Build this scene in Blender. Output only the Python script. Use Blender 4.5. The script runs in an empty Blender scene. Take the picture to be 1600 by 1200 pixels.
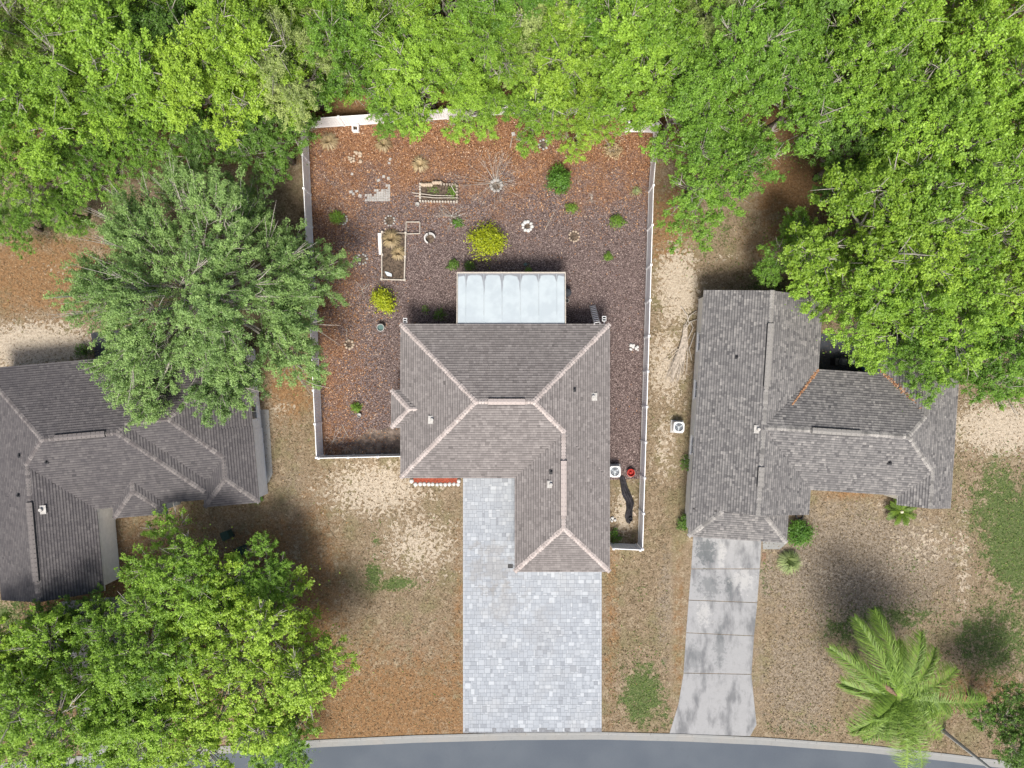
import bpy, math, random
import numpy as np
from mathutils import Matrix, Vector

# ------------------------------------------------------------------ camera, sky, sun, exposure
H = 52.0            # drone height in metres
F = 1110.0          # focal length in photo pixels (1600 wide)
scene = bpy.context.scene
col = scene.collection
cam_d = bpy.data.cameras.new('camera'); cam = bpy.data.objects.new('camera', cam_d); col.objects.link(cam)
cam.location = (0, 0, H); cam.rotation_euler = (0, 0, 0)
cam_d.sensor_width = 36.0; cam_d.lens = 36.0 * F / 1600.0; cam_d.clip_start = 0.5; cam_d.clip_end = 2000
scene.camera = cam
scene.cycles.max_bounces = 5; scene.cycles.diffuse_bounces = 3; scene.cycles.transmission_bounces = 3; scene.cycles.glossy_bounces = 2
SUN_EL, SUN_AZ = 57.0, 185.0        # elevation, compass azimuth (north = +Y)
world = bpy.data.worlds.new('World'); scene.world = world; world.use_nodes = True
wn = world.node_tree.nodes; wn.clear()
bg = wn.new('ShaderNodeBackground'); out = wn.new('ShaderNodeOutputWorld'); sky = wn.new('ShaderNodeTexSky')
sky.sky_type = 'NISHITA'; sky.sun_disc = False
sky.sun_elevation = math.radians(SUN_EL); sky.sun_rotation = math.radians(SUN_AZ)
sky.dust_density = 5.0; sky.air_density = 1.0; sky.ozone_density = 1.0
bg.inputs['Strength'].default_value = 0.09
world.node_tree.links.new(sky.outputs[0], bg.inputs[0]); world.node_tree.links.new(bg.outputs[0], out.inputs[0])
sun_d = bpy.data.lights.new('sun', 'SUN'); sun_d.energy = 3.0; sun_d.angle = math.radians(17); sun_d.color = (1.0, 0.95, 0.88)
sun = bpy.data.objects.new('sun', sun_d); col.objects.link(sun)
_e, _a = math.radians(SUN_EL), math.radians(SUN_AZ)
_sd = Vector((math.sin(_a)*math.cos(_e), math.cos(_a)*math.cos(_e), math.sin(_e)))
sun.rotation_euler = _sd.to_track_quat('Z', 'Y').to_euler(); sun.location = (0, -20, 60)
vs = scene.view_settings
vs.view_transform = 'Standard'; vs.look = 'None'; vs.gamma = 1.0; vs.exposure = 0.80
try: vs.use_curve_mapping = False
except Exception: pass

R = random.Random(7)
N = np.random.default_rng(11)
def P(px, py, z=0.0):
    s = (H - z) / F
    return ((px - 800.0) * s, (600.0 - py) * s, z)
def P2(px, py, z=0.0): return P(px, py, z)[:2]

# ------------------------------------------------------------------ materials
def new_mat(name):
    m = bpy.data.materials.new(name); m.use_nodes = True
    nt = m.node_tree; b = nt.nodes.get('Principled BSDF')
    return m, nt, b
class G:
    """small node-graph helper"""
    def __init__(s, nt): s.nt = nt
    def n(s, t, **kw):
        o = s.nt.nodes.new(t)
        for k, v in kw.items():
            if k.startswith('i_'): o.inputs[k[2:].replace('_', ' ')].default_value = v
            else: setattr(o, k, v)
        return o
    def l(s, a, b): s.nt.links.new(a, b)
    def coord(s): return s.n('ShaderNodeNewGeometry').outputs['Position']
    def obj(s): return s.n('ShaderNodeTexCoord').outputs['Object']
    def noise(s, vec, scale, detail=4, rough=0.6, dist=0.0):
        o = s.n('ShaderNodeTexNoise'); o.inputs['Scale'].default_value = scale; o.inputs['Detail'].default_value = detail
        o.inputs['Roughness'].default_value = rough; o.inputs['Distortion'].default_value = dist
        s.l(vec, o.inputs['Vector']); return o.outputs['Fac']
    def vor(s, vec, scale, out='Color', feature='F1'):
        o = s.n('ShaderNodeTexVoronoi'); o.feature = feature; o.inputs['Scale'].default_value = scale
        s.l(vec, o.inputs['Vector']); return o.outputs[out]
    def math(s, op, a, b=None, clamp=False):
        o = s.n('ShaderNodeMath', operation=op, use_clamp=clamp)
        for i, v in enumerate((a, b)):
            if v is None: continue
            if isinstance(v, (int, float)): o.inputs[i].default_value = v
            else: s.l(v, o.inputs[i])
        return o.outputs[0]
    def rng(s, v, a, b, c=0.0, d=1.0, smooth=True):
        o = s.n('ShaderNodeMapRange'); o.interpolation_type = 'SMOOTHSTEP' if smooth else 'LINEAR'
        s.l(v, o.inputs['Value'])
        for k, x in zip(('From Min', 'From Max', 'To Min', 'To Max'), (a, b, c, d)): o.inputs[k].default_value = x
        return o.outputs[0]
    def ramp(s, v, stops, const=False):
        o = s.n('ShaderNodeValToRGB'); cr = o.color_ramp
        if const: cr.interpolation = 'CONSTANT'
        while len(cr.elements) < len(stops): cr.elements.new(0.5)
        for e, (p, c) in zip(cr.elements, stops): e.position = p; e.color = (*c, 1)
        s.l(v, o.inputs[0]); return o.outputs[0]
    def mix(s, f, a, b, mode='MIX'):
        o = s.n('ShaderNodeMix', data_type='RGBA', blend_type=mode)
        for i, v in zip((0, 6, 7), (f, a, b)):
            if isinstance(v, (int, float)): o.inputs[i].default_value = v
            elif isinstance(v, tuple): o.inputs[i].default_value = (*v, 1)
            else: s.l(v, o.inputs[i])
        return o.outputs[2]
    def attr(s, name, out='Fac'):
        o = s.n('ShaderNodeAttribute'); o.attribute_name = name; return o.outputs[out]
    def bump(s, h, strength, dist, b):
        o = s.n('ShaderNodeBump'); o.inputs['Strength'].default_value = strength; o.inputs['Distance'].default_value = dist
        s.l(h, o.inputs['Height']); s.l(o.outputs[0], b.inputs['Normal'])
    def spot(s, v, px, py, rx, ry, nz):
        """a stain with a ragged edge around one place on the ground"""
        x, y, _ = P(px, py); q = s.sep(v)
        dx = s.math('DIVIDE', s.math('SUBTRACT', q[0], x), rx); dy = s.math('DIVIDE', s.math('SUBTRACT', q[1], y), ry)
        d = s.math('SQRT', s.math('ADD', s.math('MULTIPLY', dx, dx), s.math('MULTIPLY', dy, dy)))
        return s.rng(s.math('ADD', d, s.math('MULTIPLY', s.math('SUBTRACT', nz, .5), 4.5)), 1.15, .35)
    def sep(s, v):
        o = s.n('ShaderNodeSeparateXYZ'); s.l(v, o.inputs[0]); return o.outputs

def plain(name, c, rough=0.6, var=0.18, scale=6.0, metal=0.0, spec=0.3, dark=None):
    """one colour with mottling and fine relief"""
    m, nt, b = new_mat(name); g = G(nt); v = g.obj()
    n1 = g.noise(v, scale, 5); n2 = g.noise(v, scale*7, 3)
    a = tuple(max(0, x*(1-var*1.6)) for x in c); d = tuple(min(1, x*(1+var)) for x in c)
    cc = g.mix(g.rng(n1, .3, .7), a if dark is None else dark, d)
    cc = g.mix(g.rng(n2, .35, .65, 0, .35), cc, tuple(x*.75 for x in c))
    g.l(cc, b.inputs['Base Color']); b.inputs['Roughness'].default_value = rough; b.inputs['Metallic'].default_value = metal
    b.inputs['Specular IOR Level'].default_value = spec
    g.bump(n2, .15, .01, b)
    return m
M = {}
M['vinyl'] = plain('white_vinyl', (.88, .88, .88), .4, .05, 2)
M['cream'] = plain('cream_stucco', (.78, .76, .69), .85, .06, 3)
M['white_stucco'] = plain('white_stucco', (.85, .85, .84), .85, .05, 3)
M['beige'] = plain('beige_stucco', (.60, .55, .47), .85, .06, 3)
M['fascia'] = plain('fascia_paint', (.42, .38, .35), .6, .08)
M['felt'] = plain('roof_felt', (.09, .085, .083), .95, .2)
M['white_trim'] = plain('white_trim', (.75, .75, .73), .5, .06)
M['glass'] = plain('window_glass', (.04, .05, .06), .08, .05, 2, spec=.8)
M['door'] = plain('door_paint', (.62, .60, .56), .5, .05)
M['white_metal'] = plain('white_metal', (.74, .75, .75), .35, .05)
M['galv'] = plain('aluminium', (.55, .56, .57), .35, .1, 8, metal=.6)
M['dark_metal'] = plain('dark_metal', (.035, .04, .045), .4, .2)
M['black'] = plain('black_plastic', (.02, .021, .024), .5, .25)
M['tarp'] = plain('black_fabric', (.028, .026, .03), .75, .4, 5)
M['fan_dark'] = plain('fan_dark', (.05, .075, .10), .5, .2)
M['blade'] = plain('fan_blade', (.55, .62, .66), .35, .08)
M['wood_light'] = plain('weathered_wood', (.34, .29, .235), .8, .25, 9)
M['wood_pale'] = plain('pale_wood', (.46, .42, .365), .8, .15, 9)
M['soil'] = plain('garden_soil', (.10, .075, .055), .95, .5, 7)
M['bare'] = plain('bare_dry_soil', (.17, .135, .11), .95, .45, 2.2, dark=(.05, .04, .035))
M['stone'] = plain('pale_stone', (.36, .35, .335), .85, .2, 9)
M['stone_tan'] = plain('tan_stone', (.42, .34, .26), .85, .2, 9)
M['white_stone'] = plain('white_stone', (.52, .515, .50), .8, .1, 9)
M['brickmulch'] = plain('red_mulch', (.28, .065, .035), .9, .5, 22)
M['red'] = plain('red_plastic', (.42, .03, .02), .45, .3)
M['teal'] = plain('teal_glaze', (.10, .17, .16), .35, .2)
M['conc_block'] = plain('grey_concrete', (.42, .41, .39), .9, .15)
M['joint'] = plain('joint_sand', (.19, .20, .215), .95, .2)
M['bark'] = plain('bark', (.20, .17, .145), .95, .4, 6)
M['twig'] = plain('grey_twig', (.40, .37, .33), .9, .25, 6)
M['dead'] = plain('dead_frond', (.40, .35, .29), .9, .3, 6)
M['deadbrown'] = plain('dead_brown_frond', (.20, .13, .085), .9, .35, 6)
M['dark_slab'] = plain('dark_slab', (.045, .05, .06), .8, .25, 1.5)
M['blue'] = plain('blue_fabric', (.05, .13, .28), .7, .2)
M['green_bin'] = plain('dark_green_plastic', (.02, .05, .04), .5, .2)
M['ladder'] = plain('ladder_aluminium', (.62, .62, .62), .4, .08, metal=.3)
M['spear'] = plain('pale_spear', (.62, .58, .42), .8, .1)
M['conduit'] = plain('conduit_grey', (.40, .40, .38), .6, .1)

def shingle_mat(name, c1, c2, c3, streak):
    m, nt, b = new_mat(name); g = G(nt); v = g.obj()
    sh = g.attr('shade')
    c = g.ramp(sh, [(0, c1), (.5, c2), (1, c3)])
    s = g.sep(v)
    big = g.noise(v, .35, 4); mid = g.noise(v, 1.6, 4, .65)
    c = g.mix(g.rng(mid, .40, .75, 0, .45), c, streak)
    c = g.mix(g.rng(big, .42, .75, 0, .40), c, streak)
    gran = g.noise(v, 60, 2)
    c = g.mix(g.rng(gran, .3, .7, 0, .35), c, tuple(x*.55 for x in c2))
    g.l(c, b.inputs['Base Color']); b.inputs['Roughness'].default_value = .92; b.inputs['Specular IOR Level'].default_value = .2
    g.bump(gran, .4, .006, b)
    return m
M['shingle_main'] = shingle_mat('shingles_warm_grey', (.085, .077, .076), (.222, .205, .198), (.315, .293, .282), (.135, .124, .121))
M['shingle_right'] = shingle_mat('shingles_mixed_grey', (.070, .069, .072), (.185, .180, .176), (.30, .288, .274), (.12, .116, .118))
M['shingle_left'] = shingle_mat('shingles_slate_grey', (.045, .043, .047), (.112, .105, .106), (.165, .155, .152), (.065, .061, .067))
def cap_mat(name, a, c):
    m, nt, b = new_mat(name); g = G(nt); v = g.obj()
    cc = g.ramp(g.attr('shade'), [(0, a), (1, c)]); f = g.noise(v, 14, 3); cc = g.mix(g.rng(f, .4, .7, 0, .35), cc, tuple(x*.7 for x in a))
    g.l(cc, b.inputs['Base Color']); b.inputs['Roughness'].default_value = .92; b.inputs['Specular IOR Level'].default_value = .15; return m
M['cap_main'] = cap_mat('cap_pinkish', (.33, .29, .272), (.44, .392, .37))
M['cap_right'] = cap_mat('cap_grey', (.15, .146, .14), (.33, .318, .30))
M['cap_left'] = cap_mat('cap_slate', (.11, .10, .10), (.20, .185, .178))

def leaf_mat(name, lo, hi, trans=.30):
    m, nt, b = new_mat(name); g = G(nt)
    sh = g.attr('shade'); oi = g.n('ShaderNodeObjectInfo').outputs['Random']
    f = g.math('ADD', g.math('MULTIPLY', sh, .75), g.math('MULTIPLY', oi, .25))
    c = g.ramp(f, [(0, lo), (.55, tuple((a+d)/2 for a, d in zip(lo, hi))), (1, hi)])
    g.l(c, b.inputs['Base Color']); b.inputs['Roughness'].default_value = .5; b.inputs['Specular IOR Level'].default_value = .35
    t = g.n('ShaderNodeBsdfTranslucent')
    tc = g.mix(.5, c, (min(1, hi[0]*1.5), min(1, hi[1]*1.35), hi[2]*.7)); g.l(tc, t.inputs['Color'])
    ms = g.n('ShaderNodeMixShader'); ms.inputs[0].default_value = trans
    g.l(b.outputs[0], ms.inputs[1]); g.l(t.outputs[0], ms.inputs[2])
    g.l(ms.outputs[0], nt.nodes['Material Output'].inputs['Surface'])
    return m
M['leaf_bright'] = leaf_mat('leaf_bright', (.055, .140, .014), (.35, .55, .065))
M['leaf_green'] = leaf_mat('leaf_green', (.042, .115, .015), (.27, .47, .058))
M['leaf_yellow'] = leaf_mat('leaf_yellowgreen', (.085, .180, .018), (.40, .58, .066))
M['leaf_pale'] = leaf_mat('leaf_pale', (.12, .18, .055), (.42, .51, .17))
M['leaf_blue'] = leaf_mat('leaf_bluegreen', (.060, .130, .038), (.38, .56, .18))
M['leaf_dark'] = leaf_mat('leaf_dark', (.040, .095, .018), (.17, .31, .045))
M['leaf_gold'] = leaf_mat('leaf_gold', (.16, .23, .010), (.54, .60, .03))
M['leaf_shrub'] = leaf_mat('leaf_shrub', (.05, .13, .02), (.15, .31, .035))
M['leaf_weed'] = leaf_mat('leaf_weed', (.09, .19, .02), (.22, .36, .05))
M['leaf_palm'] = leaf_mat('leaf_palm', (.055, .125, .018), (.25, .38, .06), .25)
M['leaf_sago'] = leaf_mat('leaf_sago', (.04, .09, .010), (.14, .22, .02), .2)
M['leaf_fountain'] = leaf_mat('leaf_fountain', (.18, .26, .09), (.42, .48, .22), .2)
M['leaf_dry'] = leaf_mat('leaf_dry', (.22, .17, .09), (.50, .40, .24), .15)

def attr_col_mat(name, rough=.9):
    m, nt, b = new_mat(name); g = G(nt)
    g.l(g.attr('tint', 'Color'), b.inputs['Base Color']); b.inputs['Roughness'].default_value = rough
    b.inputs['Specular IOR Level'].default_value = .15
    return m
M['chips'] = attr_col_mat('chips')

def ground_mat():
    m, nt, b = new_mat('dry_lawn'); g = G(nt); v = g.coord()
    z1 = g.sep(g.attr('zone1', 'Vector')); z2 = g.sep(g.attr('zone2', 'Vector'))
    big = g.noise(v, .22, 4); mid = g.noise(v, 1.1, 5, .65); fine = g.noise(v, 5.5, 4, .7); vfine = g.noise(v, 17, 3, .7)
    blot = g.noise(v, 2.3, 4, .62, .6)
    spk = g.noise(v, 7.5, 5, .75); spot = g.noise(v, 3.6, 3, .6, .4)
    c = g.mix(g.rng(mid, .32, .68), (.165, .122, .080), (.265, .208, .142))
    c = g.mix(g.rng(big, .40, .70, 0, .55), c, (.20, .150, .095))
    nA = g.rng(mid, .30, .70, 0, 1, False); nB = g.rng(blot, .30, .70, 0, 1, False); nC = g.rng(spk, .30, .70, 0, 1, False)
    mixed = g.math('ADD', g.math('MULTIPLY', nA, .40), g.math('ADD', g.math('MULTIPLY', nB, .30), g.math('MULTIPLY', nC, .30)))
    nD = g.rng(spot, .32, .68, 0, 1, False); gritty = g.math('ADD', g.math('MULTIPLY', nB, .4), g.math('MULTIPLY', nD, .6))
    hue = g.noise(v, .45, 4, .6)
    def zone(w, k, lo, hi, nz):
        on = g.rng(w, .0, .25)
        return g.math('MULTIPLY', on, g.rng(g.math('ADD', w, g.math('MULTIPLY', g.math('SUBTRACT', nz, .5), k)), lo, hi))
    # clumpy patches of straw and darker thatch over the whole lawn
    c = g.mix(g.rng(mixed, .52, .66, 0, .85), c, (.105, .080, .048))
    c = g.mix(g.rng(mixed, .46, .30, 0, .75), c, (.320, .265, .185))
    c = g.mix(g.rng(hue, .46, .66, 0, .75), c, g.mix(g.rng(fine, .35, .65), (.105, .098, .048), (.215, .195, .105)))
    # weathered grey-brown thatch
    c = g.mix(zone(z2[0], 1.1, .30, .70, mixed), c, g.mix(g.rng(fine, .38, .62), (.150, .122, .092), (.285, .240, .185)))
    # russet leaf and pine litter
    c = g.mix(zone(z1[2], 1.3, .15, .80, mixed), c, g.mix(g.rng(fine, .32, .68), (.150, .082, .038), (.275, .160, .075)))
    # bare sand shows through in blotches
    c = g.mix(zone(z1[0], 1.3, .48, .60, gritty), c, g.mix(g.rng(fine, .3, .7), (.35, .295, .225), (.50, .435, .345)))
    # living grass
    c = g.mix(zone(z1[1], 1.5, .42, .72, mixed), c, g.mix(g.rng(fine, .3, .7), (.038, .075, .020), (.095, .140, .042)))
    # fine speckle of thatch, twigs, small tufts
    c = g.mix(g.rng(spot, .54, .68, 0, .45), c, (.095, .080, .046))
    c = g.mix(g.rng(spk, .52, .64, 0, .55), c, (.080, .060, .036))
    c = g.mix(g.rng(spk, .47, .36, 0, .35), c, (.36, .295, .20))
    c = g.mix(g.rng(vfine, .50, .68, 0, .50), c, (.075, .055, .034))
    c = g.mix(g.rng(vfine, .48, .30, 0, .25), c, (.40, .33, .22))
    g.l(c, b.inputs['Base Color']); b.inputs['Roughness'].default_value = .95; b.inputs['Specular IOR Level'].default_value = .1
    h = g.math('ADD', vfine, g.math('MULTIPLY', fine, .8)); g.bump(h, .8, .05, b)
    return m
def mulch_mat():
    m, nt, b = new_mat('bark_mulch'); g = G(nt); v = g.coord(); s = g.sep(v)
    mid = g.noise(v, .55, 5, .65); fine = g.noise(v, 9, 3, .7)
    cell = g.sep(g.vor(v, 19, 'Color'))
    chip = g.ramp(cell[0], [(0, (.040, .029, .027)), (.35, (.100, .074, .069)), (.65, (.155, .117, .110)), (.9, (.22, .172, .160)), (1, (.36, .295, .27))])
    rust = g.ramp(cell[1], [(0, (.065, .034, .020)), (.4, (.165, .080, .044)), (.75, (.25, .132, .074)), (1, (.38, .24, .155))])
    # oak leaves drift in from the wood (north) and the big tree (west)
    wn_ = g.rng(s[1], 8.5, 18.5, 0, 1.0, False); ww = g.rng(s[0], -7.0, -14.5, 0, .75, False)
    f = g.math('ADD', g.math('MAXIMUM', wn_, ww), g.math('MULTIPLY', g.math('SUBTRACT', mid, .5), 1.5))
    c = g.mix(g.rng(f, .30, .95), chip, rust)
    c = g.mix(g.rng(fine, .5, .75, 0, .5), c, (.035, .025, .022))
    g.l(c, b.inputs['Base Color']); b.inputs['Roughness'].default_value = .95; b.inputs['Specular IOR Level'].default_value = .1
    g.bump(g.math('ADD', cell[2], fine), .8, .03, b)
    return m
def asphalt_mat():
    m, nt, b = new_mat('asphalt'); g = G(nt); v = g.coord()
    big = g.noise(v, .25, 4); f = g.noise(v, 30, 3, .7); mid = g.noise(v, 2.0, 5)
    c = g.mix(g.rng(big, .35, .65), (.058, .073, .094), (.074, .090, .110))
    c = g.mix(g.rng(mid, .5, .75, 0, .3), c, (.048, .060, .078)); c = g.mix(g.rng(f, .5, .7, 0, .35), c, (.12, .13, .14))
    g.l(c, b.inputs['Base Color']); b.inputs['Roughness'].default_value = .85; g.bump(f, .3, .01, b); return m
def concrete_mat(name, c, stain, amt, streak=False):
    m, nt, b = new_mat(name); g = G(nt); v = g.coord()
    n1 = g.noise(v, .55, 5, .6); n2 = g.noise(v, 2.6, 5, .7); f = g.noise(v, 25, 3, .7)
    if streak:
        mp = g.n('ShaderNodeMapping'); mp.inputs['Scale'].default_value = (1.1, .42, 1); g.l(v, mp.inputs['Vector'])
        n1 = g.noise(mp.outputs[0], 1.0, 5, .6)
    cc = g.mix(g.rng(n1, .45, .68, 0, amt), c, stain)
    cc = g.mix(g.rng(n2, .5, .75, 0, amt*.7), cc, tuple(x*.62 for x in c))
    cc = g.mix(g.rng(n2, .42, .25, 0, .5), cc, tuple(min(.8, x*1.25) for x in c))
    cc = g.mix(g.rng(f, .5, .7, 0, .25), cc, tuple(x*.6 for x in c))
    if streak:
        for (px, py, rx, ry, a_) in ((1103, 862, 1.0, 1.1, .85), (1108, 915, .9, 1.0, .6), (1140, 912, .35, .8, .7), (1125, 1010, .5, 1.6, .5), (1085, 1030, .5, 1.2, .4)):
            cc = g.mix(g.math('MULTIPLY', g.spot(v, px, py, rx, ry, n2), a_), cc, (.085, .095, .10))
        for (px, py, rx, ry) in ((1127, 868, .35, .9), (1160, 905, .9, .9), (1100, 960, .5, 1.0)): cc = g.mix(g.math('MULTIPLY', g.spot(v, px, py, rx, ry, n2), .55), cc, (.38, .38, .37))
    g.l(cc, b.inputs['Base Color']); b.inputs['Roughness'].default_value = .9; g.bump(f, .2, .008, b); return m
def paver_mat():
    m, nt, b = new_mat('concrete_pavers'); g = G(nt); v = g.coord()
    sh = g.attr('shade'); n1 = g.noise(v, .35, 4); f = g.noise(v, 22, 3, .7)
    c = g.ramp(sh, [(0, (.21, .23, .257)), (.12, (.25, .275, .306)), (.55, (.285, .312, .345)), (.85, (.325, .354, .386)), (1, (.375, .405, .435))])
    c = g.mix(g.rng(n1, .48, .72, 0, .35), c, (.31, .315, .315))
    c = g.mix(g.rng(f, .45, .7, 0, .3), c, (.27, .285, .30))
    n2 = g.noise(v, 1.3, 5, .65)
    for (px, py, rx, ry, a_) in ((768, 885, 2.0, 1.8, .45), (790, 940, 1.6, 1.5, .3), (850, 985, 1.5, 2.0, .18)): c = g.mix(g.math('MULTIPLY', g.spot(v, px, py, rx, ry, n2), a_), c, (.225, .215, .20))
    g.l(c, b.inputs['Base Color']); b.inputs['Roughness'].default_value = .85; g.bump(f, .2, .006, b); return m
def patio_mat():
    m, nt, b = new_mat('white_roof_panel'); g = G(nt); v = g.obj()
    d = g.attr('dirt'); n1 = g.noise(v, 4, 5, .7); n2 = g.noise(v, 1.0, 3)
    c = g.mix(g.rng(n2, .35, .65), (.35, .40, .43), (.40, .455, .48))
    f = g.rng(g.math('ADD', d, g.math('MULTIPLY', g.math('SUBTRACT', n1, .5), .5)), .35, .75, 0, .9)
    c = g.mix(f, c, (.17, .175, .19)); g.l(c, b.inputs['Base Color']); b.inputs['Roughness'].default_value = .35; return m
M['ground'] = ground_mat(); M['mulch'] = mulch_mat(); M['asphalt'] = asphalt_mat()
M['concrete'] = concrete_mat('old_concrete', (.26, .265, .27), (.10, .105, .112), .85, True)
M['kerb'] = concrete_mat('kerb_concrete', (.225, .23, .225), (.25, .24, .22), .6)
M['paver'] = paver_mat(); M['patio'] = patio_mat()

# ------------------------------------------------------------------ mesh helpers
def link(o):
    col.objects.link(o); return o
def mesh_quads(name, V, mat, attrs=None, tris=False):
    """V: (n,4,3) or (n,3,3) float array -> mesh with one face per row; attrs {name: (n,) or (n,3)} on faces"""
    V = np.asarray(V, dtype=np.float32); n, k = V.shape[:2]
    me = bpy.data.meshes.new(name)
    me.vertices.add(n*k); me.vertices.foreach_set('co', V.reshape(-1))
    me.loops.add(n*k); me.loops.foreach_set('vertex_index', np.arange(n*k, dtype=np.int32))
    me.polygons.add(n); me.polygons.foreach_set('loop_start', np.arange(0, n*k, k, dtype=np.int32))
    try: me.polygons.foreach_set('loop_total', np.full(n, k, dtype=np.int32))
    except Exception: pass
    for an, a in (attrs or {}).items():
        a = np.asarray(a, dtype=np.float32)
        if a.ndim == 1:
            at = me.attributes.new(an, 'FLOAT', 'FACE'); at.data.foreach_set('value', a)
        else:
            at = me.attributes.new(an, 'FLOAT_COLOR', 'FACE')
            at.data.foreach_set('color', np.concatenate([a, np.ones((n, 1), np.float32)], 1).reshape(-1))
    me.update(calc_edges=True); me.validate()
    if mat: me.materials.append(mat)
    return me
class MB:
    """collects pieces of ONE part"""
    def __init__(s): s.v = []; s.f = []; s.sh = []
    def add(s, V, Fc, shade=0.5):
        o = len(s.v); s.v += [tuple(x) for x in V]; s.f += [tuple(i+o for i in f) for f in Fc]; s.sh += [shade]*len(Fc); return s
    def box(s, c, size, rz=0.0, shade=.5, rx=0.0, ry=0.0, taper=1.0):
        hx, hy, hz = (x/2 for x in size)
        V = [(-hx, -hy, -hz), (hx, -hy, -hz), (hx, hy, -hz), (-hx, hy, -hz), (-hx*taper, -hy*taper, hz), (hx*taper, -hy*taper, hz), (hx*taper, hy*taper, hz), (-hx*taper, hy*taper, hz)]
        if rz or rx or ry:
            m = Matrix.Rotation(rz, 3, 'Z') @ Matrix.Rotation(ry, 3, 'Y') @ Matrix.Rotation(rx, 3, 'X'); V = [tuple(m @ Vector(p)) for p in V]
        V = [(p[0]+c[0], p[1]+c[1], p[2]+c[2]) for p in V]
        return s.add(V, [(0, 3, 2, 1), (4, 5, 6, 7), (0, 1, 5, 4), (1, 2, 6, 5), (2, 3, 7, 6), (3, 0, 4, 7)], shade)
    def bar(s, a, b, w, h=None, shade=.5):
        """square bar from a to b"""
        a, b = Vector(a), Vector(b); d = b-a; L = d.length; h = h or w
        q = d.to_track_quat('X', 'Z').to_matrix()
        V = []
        for x in (0, L):
            for y, z in ((-w/2, -h/2), (w/2, -h/2), (w/2, h/2), (-w/2, h/2)): V.append(tuple(a + q @ Vector((x, y, z))))
        return s.add(V, [(0, 3, 2, 1), (4, 5, 6, 7), (0, 1, 5, 4), (1, 2, 6, 5), (2, 3, 7, 6), (3, 0, 4, 7)], shade)
    def tube(s, pts, rad, n=6, cap=True, shade=.5):
        pts = [Vector(p) for p in pts]; V = []; Fc = []
        if isinstance(rad, (int, float)): rad = [rad]*len(pts)
        for i, p in enumerate(pts):
            d = (pts[min(i+1, len(pts)-1)] - pts[max(i-1, 0)]).normalized()
            u = d.orthogonal().normalized() if i == 0 else (u - d*u.dot(d)).normalized()
            w = d.cross(u)
            for k in range(n):
                a = 2*math.pi*k/n; V.append(tuple(p + (u*math.cos(a) + w*math.sin(a))*rad[i]))
        for i in range(len(pts)-1):
            for k in range(n):
                k2 = (k+1) % n; Fc.append((i*n+k, i*n+k2, (i+1)*n+k2, (i+1)*n+k))
        if cap: Fc.append(tuple(range(n-1, -1, -1))); Fc.append(tuple((len(pts)-1)*n+k for k in range(n)))
        return s.add(V, Fc, shade)
    def lathe(s, c, prof, n=20, shade=.5, closed=True):
        V = []; Fc = []
        for r, z in prof:
            for k in range(n):
                a = 2*math.pi*k/n; V.append((c[0]+r*math.cos(a), c[1]+r*math.sin(a), c[2]+z))
        for i in range(len(prof)-1):
            for k in range(n):
                k2 = (k+1) % n; Fc.append((i*n+k, i*n+k2, (i+1)*n+k2, (i+1)*n+k))
        if closed: Fc.append(tuple(range(n-1, -1, -1))); Fc.append(tuple((len(prof)-1)*n+k for k in range(n)))
        return s.add(V, Fc, shade)
    def prism(s, poly, z0, z1, shade=.5):
        n = len(poly); V = [(x, y, z0) for x, y in poly] + [(x, y, z1) for x, y in poly]
        Fc = [tuple(range(n-1, -1, -1)), tuple(range(n, 2*n))] + [(i, (i+1) % n, n+(i+1) % n, n+i) for i in range(n)]
        return s.add(V, Fc, shade)
    def rock(s, c, r, rr, flat=.7, shade=.5):
        V = []; Fc = []; n, m = 8, 4
        for i in range(1, m):
            t = math.pi*i/m
            for k in range(n):
                a = 2*math.pi*k/n; q = r*rr.uniform(.82, 1.12)
                V.append((c[0]+q*math.sin(t)*math.cos(a), c[1]+q*math.sin(t)*math.sin(a), c[2]+q*flat*math.cos(t)))
        for i in range(m-2):
            for k in range(n):
                k2 = (k+1) % n; Fc.append((i*n+k, (i+1)*n+k, (i+1)*n+k2, i*n+k2))
        V.append((c[0], c[1], c[2]+r*flat*.95)); V.append((c[0], c[1], c[2]-r*flat*.9)); t, b = len(V)-2, len(V)-1
        for k in range(n):
            k2 = (k+1) % n; Fc.append((t, k, k2)); Fc.append((b, (m-2)*n+k2, (m-2)*n+k))
        return s.add(V, Fc, shade)
    def mesh(s, name, mat, smooth=False, shade=False):
        me = bpy.data.meshes.new(name); me.from_pydata(s.v, [], s.f); me.update()
        if shade:
            at = me.attributes.new('shade', 'FLOAT', 'FACE'); at.data.foreach_set('value', np.array(s.sh, np.float32))
        if smooth: me.polygons.foreach_set('use_smooth', [True]*len(me.polygons))
        if mat: me.materials.append(mat)
        return me
    def build(s, name, mat, parent=None, smooth=False, shade=False):
        """vertices were given in world space: move them into the space of the parent thing"""
        org = ORG.get(parent.name, (0, 0, 0)) if parent else (0, 0, 0)
        if org != (0, 0, 0): s.v = [(x-org[0], y-org[1], z-org[2]) for x, y, z in s.v]
        return put(name, s.mesh(name, mat, smooth, shade), parent)
ORG = {}
def put(name, me, parent=None, loc=None):
    o = link(bpy.data.objects.new(name, me))
    if parent:
        o.parent = parent; ORG[o.name] = ORG.get(parent.name, (0, 0, 0))
    if loc is not None: o.location = loc
    return o
def tag(o, label=None, cat=None, group=None, kind=None):
    for k, v in (('label', label), ('category', cat), ('group', group), ('kind', kind)):
        if v: o[k] = v
    return o
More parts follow.
